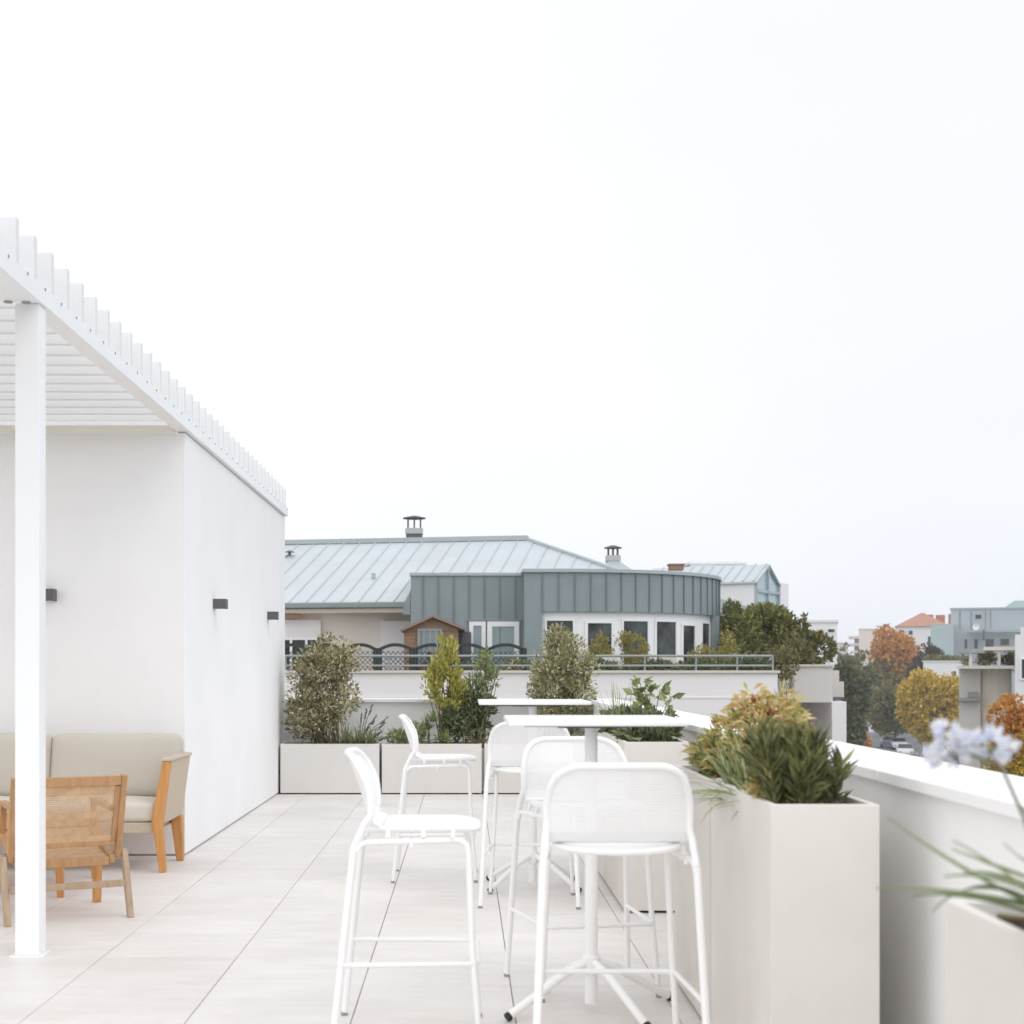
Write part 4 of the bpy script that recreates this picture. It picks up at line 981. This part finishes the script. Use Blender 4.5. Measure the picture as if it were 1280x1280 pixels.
# ------------------------------------------------------------------ ground, road and town
def sheet(name, pts, z, m):
    return struct(MB().add([(x, y, z) for x, y in pts], [tuple(range(len(pts)))]).build(name, M[m]))
sheet('ground', [(-1500, -300), (1500, -300), (1500, 2500), (-1500, 2500)], GZ, 'groundm')
rd = lambda Y, o: (14 + .223 * Y + o, Y)
def strip(name, o0, o1, z, m, y0=20, y1=520):
    return sheet(name, [rd(y0, o0), rd(y0, o1), rd(y1, o1), rd(y1, o0)], z, m)
strip('road', -5, 5, GZ + .006, 'asphalt')
for o0, o1 in ((-8.5, -5), (5, 8.5)):
    mb = MB(); a, b, c, d_ = rd(20, o0), rd(20, o1), rd(520, o1), rd(520, o0)
    mb.prism([(a[0], a[1], GZ + .002), (b[0], b[1], GZ + .002), (c[0], c[1], GZ + .002), (d_[0], d_[1], GZ + .002)], (0, 0, .13)); struct(mb.build('pavement', M['pave']))
mb = MB(); y = 30
while y < 420:
    a, b, c, d_ = rd(y, -.07), rd(y, .07), rd(y + 3, .07), rd(y + 3, -.07); mb.add([(a[0], a[1], GZ + .011), (b[0], b[1], GZ + .011), (c[0], c[1], GZ + .011), (d_[0], d_[1], GZ + .011)], [(0, 1, 2, 3)]); y += 6
struct(mb.build('road_marking', M['wframe']))

def block(name, label, x0, y0, x1, Y, dep, wm, roofm=None, wins=(), cat='building', gz=GZ, rh=0, flat=.25, group=None, fm='wframe'):
    a = at(x0, 0, Y); b = at(x1, y0, Y); t = thing(name, label, cat, ((a.x + b.x) / 2, Y, gz), group)
    wall = MB().box(a.x, b.x, Y, Y + dep, gz, b.z).build('wall', M[wm], t)
    if roofm and rh:
        o_ = .35; x_, X_, zz = a.x - o_, b.x + o_, b.z + .003; h_ = min((X_ - x_) / 2, dep / 2) * .95
        q = MB(); q.add([(x_, Y - o_, zz), (X_, Y - o_, zz), (X_, Y + dep + o_, zz), (x_, Y + dep + o_, zz), (x_ + h_, Y + dep/2, zz + rh), (X_ - h_, Y + dep/2, zz + rh)], [(0, 1, 5, 4), (1, 2, 5), (2, 3, 4, 5), (3, 0, 4), (0, 3, 2, 1)]); q.build('roof', M[roofm], t)
    elif flat:
        MB().box(a.x - .12, b.x + .12, Y - .12, Y + dep + .12, b.z + .002, b.z + flat).build('roof_edge', M[roofm or wm], t)
    t.rotation_euler.z = -math.atan2(t.location.x, Y)
    for w_ in wins: hwin(*w_[:4], Y - .02, parent=t, fm=fm, fw=.08 if len(w_) < 5 else w_[4], glass='glass' if len(w_) < 6 else w_[5], dep=.03)
    return t
# glass gabled penthouse
gp = thing('glass_gabled_house', 'white rooftop house with glazed gable end and pale zinc roof, behind the curved bay', 'house', (22, 62, GZ))
Yg = 60
K = at(943, 727, Yg); dl = Vector((-.866, .5, 0)); dg = Vector((.5, .866, 0)); W_ = 2.93; zb = GZ
G1 = K + dg * W_; AP = K + dg * (W_ / 2) + Vector((0, 0, .73)); up_ = Vector((0, 0, 1)); no = Vector((.866, -.5, 0))
def gpt(u, z): p = K + dg * u; return Vector((p.x, p.y, z))
q = MB(); LW = K + dl * 5
q.prism([(K.x, K.y, zb), (LW.x, LW.y, zb), (LW.x + dg.x*W_, LW.y + dg.y*W_, zb), (G1.x, G1.y, zb)], (0, 0, K.z - zb - .05))
R1 = K + dg * 4.4; q.prism([tuple(gpt(W_ + .01, zb)), tuple(gpt(4.4, zb)), tuple(gpt(4.4, zb) - no * 5), tuple(gpt(W_ + .01, zb) - no * 5)], (0, 0, 4.93 - zb))
q.build('wall', M['facade_white'], gp)
zm = at(0, 757, 61).z; fr = MB(); of = no * .06
A_, B_ = gpt(0.05, K.z), gpt(W_ - .05, K.z)
for p0, p1 in ((A_, AP), (AP, B_), (gpt(.05, zm - 3), A_), (gpt(W_ - .05, zm - 3), B_), (gpt(0, K.z - .36), gpt(W_, K.z - .36)), (gpt(W_/2, zm - 3), AP)):
    fr.bar(p0 + of, p1 + of, .12, .12, no)
fo = fr.build('gable_frame', M['zinc_cap'], gp)
q = MB(); q.prism([gpt(.06, zm - 3) + no * .012, gpt(W_ - .06, zm - 3) + no * .012, B_ + no * .012, AP + no * .012, A_ + no * .012], no * .02); q.build('pane', M['glass_blue'], fo)
oh = no * .15; q = MB(); ev = Vector((0, 0, .0)) - dg * .12
q.prism([K + ev + oh, AP + oh + Vector((0, 0, .06)), AP + dl * 5 + Vector((0, 0, .06)), K + dl * 5 + ev], (0, 0, -.07)); q.prism([AP + oh + Vector((0, 0, .06)), G1 + oh, G1 + dl * 5, AP + dl * 5 + Vector((0, 0, .06))], (0, 0, -.07))
ro2 = q.build('roof', M['zinc'], gp); s_ = MB()
for k in range(0, 11):
    p0 = K + ev + dl * (k * .45) + Vector((0, 0, .03)); p1 = AP + dl * (k * .45) + Vector((0, 0, .08)); s_.bar(p0, p1, .05, .05)
s_.build('standing_seams', M['zinc_rib'], ro2)
q = MB(); pbox(q, 864, 704, 932, 740, Yg + 6, 5); q.build('rear_wing', M['facade_white'], gp)
q = MB(); pbox(q, 862, 702.5, 934, 705, Yg + 5.9, 5.2); q.build('rear_wing_edge', M['shutter'], gp)
q = MB(); q.prism([at(893, 746, 56), at(948, 762, 56), at(948, 775, 56), at(893, 775, 56)], (0, 3, 0)); q.build('lower_roof', M['zinc_cap'], gp)

block('apartment_block', 'small white flat roofed block beyond the hedge, dark windows under its roof', 1009, 778, 1046, 150, 12, 'facade_white', wins=((1012, 787, 1021, 792), (1025, 786, 1029, 792), (1034, 785.5, 1044, 791.5)))
q = MB(); 
tl = block('apartment_block', 'distant cream apartment block with stepped balconies at the end of the street', 1074, 787, 1100, 330, 30, 'facade_pink')
for k in range(5):
    q = MB(); pbox(q, 1060 + k*.8, 795 + k*9, 1076, 798 + k*9, 331, 8); q.build('balcony', M['facade_pink'], tl)
    q = MB(); pbox(q, 1064, 798.5 + k*9, 1074.5, 803.5 + k*9, 333, 6); q.build('window', M['glass_pale'], tl)
q = MB(); pbox(q, 1062, 796, 1074.5, 900, 334.5, 20); q.build('set_back_wall', M['facade_pink'], tl)
block('apartment_block', 'distant pinkish house with low tiled roof left of the white red roofed building', 1100, 790, 1124, 300, 20, 'facade_pink', 'terracotta', wins=((1102, 797, 1107, 803), (1110, 797, 1114, 803), (1117, 797, 1121, 803)), rh=1.2)
block('apartment_block', 'grey distant block seen low between the hedge and the cream apartments', 1044, 804, 1060, 420, 20, 'beigewall')
rb = block('red_roofed_building', 'white building with a red tiled hip roof behind the autumn trees', 1122, 783, 1184, 262, 14, 'facade_white', 'terracotta', wins=((1125, 787, 1132, 794), (1136, 787.5, 1142, 794), (1159, 795, 1172, 808)), rh=2.6)
for x0, x1, y0 in ((1139, 1149, 768.5), (1152, 1163, 769), (1167, 1171, 768), (1176, 1187, 768)):
    q = MB(); pbox(q, x0, y0, x1, 783, 270, 1.6); q.build('chimney', M['terracotta'], rb)
q = MB(); a = at(1157, 810, 261); b = at(1175, 818, 261); q.box(a.x, b.x, 260.4, 261.99, b.z, a.z); q.build('balcony', M['facade_white'], rb)
# blue grey modern building
mbg = block('modern_building', 'blue grey modern building with terraces at the right edge', 1192, 761, 1330, 230, 16, 'facade_blue', fm='zinc_cap', wins=((1220.5, 767, 1229.5, 774, .12), (1208, 798, 1212.5, 811), (1219.5, 798, 1225, 811), (1233, 798, 1244, 809), (1250.5, 798, 1262, 807)))
q = MB(); pbox(q, 1179.5, 783, 1207, 1200, 226, 10); q.build('side_volume', M['facade_teal'], mbg)
q = MB(); pbox(q, 1178.5, 779, 1206, 783, 226.5, 6); q.build('side_roof', M['zinc_cap'], mbg)
q = MB(); a_ = [at(1238, 760, 236), at(1272, 760, 236), at(1277, 751, 236), at(1250, 751, 236)]; q.prism(a_, (0, 6, 0)); q.build('roof_hood', M['facade_teal'], mbg)
for x in (1202.5, 1216, 1233, 1239):
    q = MB(); pbox(q, x, 763, x + 1.2, 786, 229.96, .03, .03); q.build('facade_joint', M['zinc_dark'], mbg)
q = MB(); pbox(q, 1217, 787, 1290, 790, 228.5, 1, .5); q.build('terrace_ledge', M['zinc_cap'], mbg)
q = MB(); pbox(q, 1237.5, 787, 1240, 800, 227.5, .4); q.build('flue', M['stack_dark'], mbg)
q = MB(); c_ = at(1224.5, 783.5, 229.2); 
q.add([c_ + Vector((math.cos(k*math.pi/8)*.5, -.06 * 0, math.sin(k*math.pi/8)*.5)) for k in range(16)] + [c_ + Vector((0, .25, 0))], [(k, (k+1) % 16, 16) for k in range(16)]); q.build('satellite_dish', M['facade_white'], mbg, solid=.03)
# white wall building and fluted tower
block('white_building', 'low white rendered building behind the yellow tree, left of the beige tower', 1155, 827, 1202, 165, 8, 'facade_white', flat=.1, wins=((1160, 838, 1165, 846), (1190, 838, 1195, 846)))
GR = 'planting on the roof terraces at the right'
shrub('hedge', 'low green hedge along the roof of the low white building', 'hedge', at(1180, 827, 168), [B(1155, 818, 1180, 828, 168, 1.2), B(1176, 820, 1202, 828, 168, 1.2)], 1200, 'hedge', .28, .15, group=GR, nb=4)
shrub('shrub', 'dark burgundy shrub on the roof of the low white building', 'shrub', at(1168, 824, 169), [B(1157, 808, 1172, 824, 169, 1), B(1168, 812, 1178, 824, 169, .8)], 900, 'tbrown', .3, .15, group=GR, nb=6)
ft = thing('tower', 'beige fluted concrete tower with a planted roof terrace, right of the yellow tree', 'tower', (at(1231, 0, 57).x, 57, GZ))
a = at(1200.5, 836, 57); b = at(1226, 836, 57); c = at(1262, 836, 57)
q = MB(); q.box(a.x, b.x, 57, 62, GZ, a.z); q.build('flat_side', M['beigewall'], ft)
q = MB(); cx = (b.x + c.x) / 2; rx = (c.x - b.x) / 2; n_ = 22; pts = []
for k in range(n_ * 4 + 1):
    an = math.pi * k / (n_ * 4); r_ = 1 + (.035 if (k % 4) in (1, 2) else 0); pts.append((cx - rx * r_ * math.cos(an), 57.3 - rx * .55 * r_ * math.sin(an), GZ))
q.prism(pts + [(c.x, 62, GZ), (b.x + .01, 62, GZ)], (0, 0, a.z - GZ - .004)); q.build('fluted_side', M['fluted'], ft)
q = MB(); q.box(a.x - .08, c.x + .1, 55.9, 62.1, a.z + .002, a.z + .12); q.build('coping', M['beigewall'], ft)
q = MB(); pbox(q, 1203, 872.5, 1228, 876, 56.7, .3, .1); pbox(q, 1212, 865, 1224, 872, 56.9, .1, .15); q.build('ledge', M['rail'], ft)
ft.rotation_euler.z = -math.atan2(ft.location.x, 57)
tp = thing('terrace_canopy', 'flat pale canopy on posts above the planted roof terrace of the beige tower', 'canopy', at(1236, 832, 57.5))
q = MB(); pbox(q, 1200, 814.5, 1232, 816.5, 57.5, 3); q.build('canopy_slab', M['rail'], tp)
q = MB(); pbox(q, 1231, 808.5, 1275, 813, 57.4, 3.2); q.build('canopy_slab', M['stonecap'], tp)
for x in (1211.5, 1245.5):
    q = MB(); pbox(q, x, 815, x + 3.4, 833, 57.6, .12); q.build('canopy_post', M['stonecap'], tp)
tp.rotation_euler.z = -math.atan2(tp.location.x, 57)
shrub('shrub', 'yellow green shrubs under the canopy of the beige tower', 'shrub', at(1233, 832, 58.5), [B(1221, 814, 1246, 834, 58.5, .5), B(1202, 818, 1212, 833, 58.5, .4)], 800, 'climber', .1, .05, group=GR, nb=6)
shrub('shrub', 'reddish brown shrub at the right end under the tower canopy', 'shrub', at(1262, 833, 58), [B(1249, 815, 1266, 838, 58.5, .5), B(1260, 812, 1271, 842, 58, .4)], 800, 'hedge2', .1, .05, group=GR, nb=6)
wb = thing('white_building', 'white house with a dark tiled roof slope cut by the right edge', 'building', (19.5, 52, GZ))
q = MB(); pbox(q, 1269.5, 793, 1400, 1260, 52, 6); pbox(q, 1276, 784, 1400, 793, 52, 6); pbox(q, 1262.5, 843, 1270, 1260, 52.5, 5); q.build('wall', M['facade_white'], wb)
hwin(1275.5, 822, 1300, 850, 51.98, parent=wb, dep=.03)
q = MB(); q.prism([at(1266, 902, 50), at(1330, 902, 50), at(1330, 840, 54), at(1285, 858, 54)], (0, 0, -.15)); q.build('roof_slope', M['gutter'], wb)

wb.rotation_euler.z = -math.atan2(19.5, 52)
GC = 'street trees below the terrace'
def ptree(label, x0, y0, x1, y1, Y, lf, n, l, **k):
    a = at(x0, y1, Y); b = at(x1, y0, Y); return tree(label, (a.x + b.x) / 2, Y, GZ, b.z, a.z, (b.x - a.x) / 2, lf, n, l, GC, **k)
ptree('bright yellow autumn tree in front of the low white building', 1117, 832, 1203, 932, 150, 'tyellow', 17000, .44, nbl=22, gap=.28)
ptree('tall tree with orange autumn top and green lower crown beside the street', 1083, 792, 1150, 912, 215, ['tgreen', 'torange'], 17000, .6, nbl=24, gap=.27, freq=.4)
ptree('dark brown leaved tree between the orange tree and the white building', 1136, 804, 1184, 905, 200, 'tbrown', 7000, .5, nbl=16, gap=.28, freq=.4)
ptree('dark green tree beside the concrete pillar at the left of the street', 1036, 824, 1086, 955, 120, 'tdark', 12000, .38, nbl=20, gap=.26)
ptree('olive green street tree behind the dark green one', 1054, 818, 1102, 915, 190, 'tgreen', 9000, .5, nbl=18, gap=.28, freq=.4)
ptree('small distant olive tree left of the cream apartment block', 1044, 808, 1078, 880, 280, 'tgreen', 5000, .7, nbl=12, gap=.28, freq=.3)
ptree('broad green tree under the orange topped tree', 1086, 846, 1150, 918, 185, 'tgreen', 10000, .45, nbl=18, gap=.28, freq=.4)
ptree('golden orange autumn tree at the right edge below the dark roof slope', 1228, 882, 1310, 1015, 47, ['tyellow', 'torange'], 14000, .16, nbl=22, gap=.28, freq=1.2, trunk_r=.12)
ptree('low reddish bush tree beside the street, right of the concrete pillar', 1058, 910, 1097, 968, 150, ['hedge2', 'torange'], 5000, .35, nbl=9, gap=.36)
ptree('green bush under the yellow tree at the foot of the street', 1142, 926, 1208, 990, 110, 'hedge', 7000, .3, nbl=10, gap=.36)
ptree('dark tree between the flowers and the beige tower', 1185, 905, 1215, 985, 75, 'tdark', 2600, .22, nbl=9, gap=.36, freq=1)

# kiosk, lamp and cars on the street
kb = block('small_house', 'tiny white house with a reddish roof beside the street, under the trees', 1086, 896, 1103, 235, 7, 'facade_white', 'terracotta', wins=((1088, 901, 1092, 906), (1096, 901, 1100, 906)), rh=1.5)
sl_ = thing('street_lamp', 'pale street lamp with a curved arm beside the tiny white house', 'street lamp', (at(1081, 0, 205).x, 205, GZ))
p = at(1081, 885, 205); MB().tube([(p.x, 205, GZ), p], .11, 8, .08).build('pole', M['facade_white'], sl_, smooth=60)
MB().tube([p + Vector((1.7 * math.sin(a_) , 0, .9 * (1 - math.cos(a_)) * 0 + .6 * math.sin(a_ * .9))) for a_ in [i * math.pi / 20 for i in range(11)]], .06, 6).build('arm', M['facade_white'], sl_, smooth=60)
MB().obox(p + Vector((1.9, 0, .58)), (.7, .3, .14), Matrix.Identity(3)).build('lamp_head', M['rail'], sl_, bevel=.03)
def carmat(c): return mat('car_paint', c, .3, spec=.6)
CM = [carmat((.75, .76, .78)), carmat((.22, .05, .05)), carmat((.20, .26, .33)), carmat((.42, .44, .46)), carmat((.06, .06, .07))]
def make_car():
    t = thing('parked_car', '', 'car'); q = MB(); hw = .86
    side = [(-2.1, .32), (-2.15, .62), (-2.05, .88), (-1.35, .98), (1.0, 1.0), (1.95, .80), (2.12, .58), (2.08, .32)]
    q.prism([(-hw, y, z) for y, z in side], (2*hw, 0, 0)); q.build('body', CM[0], t, bevel=.08)
    q = MB(); cab = [(-1.55, .985, .80), (-1.15, 1.40, .64), (.15, 1.43, .64), (.98, .99, .80)]
    q.add([(-w_, y, z) for y, z, w_ in cab] + [(w_, y, z) for y, z, w_ in cab], [(0, 1, 2, 3), (7, 6, 5, 4), (0, 4, 5, 1), (1, 5, 6, 2), (2, 6, 7, 3), (3, 7, 4, 0)]); q.build('windows', M['glass'], t, bevel=.03)
    q = MB(); q.prism([(-.62, -1.12, 1.415), (-.62, .16, 1.445), (-.62, .1, 1.475), (-.62, -1.05, 1.465)], (1.24, 0, 0)); q.build('roof', CM[0], t)
    for x in (-.80, .80):
        for y in (-1.3, 1.32):
            w_ = MB().tube([(x - .09, y, .32), (x + .09, y, .32)], .32, 18).build('wheel', M['tyre'], t, smooth=40)
            MB().tube([(x - .1, y, .32), (x + .1, y, .32)], .19, 12).build('rim', M['rail'], w_, smooth=40)
    for x in (-.6, .6):
        MB().box(x - .17, x + .17, 2.06, 2.135, .60, .70).build('headlight', M['glass_pale'], t); MB().box(x - .15, x + .15, -2.165, -2.1, .66, .78).build('tail_light', CM[1], t)
    return t
car = make_car()
for i, (px, py, c, lb) in enumerate(((1108, 917, 1, 'dark red car on the street below the trees, beside the tiny white house'), (1099, 909, 2, 'blue grey car farther up the street, left of the red one'), (1116, 926, 3, 'grey car parked below the red one, left of the yellow tree'),
                                      (1124, 934, 0, 'white car parked at the foot of the yellow tree, nearest the white coping'), (1101, 903.5, 0, 'white car farthest up the street'), (1131, 943, 0, 'pale car half hidden behind the white coping below the yellow tree'), (1110, 931, 2, 'blue grey car parked on the left side of the street, nearest the terrace'))):
    o = car if i == 0 else copy_tree(car); Y = (H - GZ) * F / (py - CY + 3); p = at(px, py, Y); o.location = (p.x, Y, GZ + .012); o.rotation_euler = (0, 0, -math.atan(.223) + (math.pi if i % 2 else 0)); o['label'] = lb; o['group'] = 'cars on the street below'
    for ch in o.children:
        if ch.name.split('.')[0] in ('body', 'roof'):
            ch.material_slots[0].link = 'OBJECT'; ch.material_slots[0].material = CM[c]

# ------------------------------------------------------------------ thin autumn haze
hz = MB().box(-1520, 1520, -320, 2520, GZ - 1, 7.6).build('haze', mat('haze_air', (1, 1, 1)), None)
hm = hz.data.materials[0].node_tree; out = [n for n in hm.nodes if n.type == 'OUTPUT_MATERIAL'][0]
hm.nodes.remove(hm.nodes['Principled BSDF']); pv = hm.nodes.new('ShaderNodeVolumePrincipled')
pv.inputs['Color'].default_value = (.93, .95, 1, 1); pv.inputs['Density'].default_value = .0006
hm.links.new(pv.outputs['Volume'], out.inputs['Volume'])
tag(hz, 'thin pale autumn haze over the street and the distant buildings', 'haze', kind='stuff')
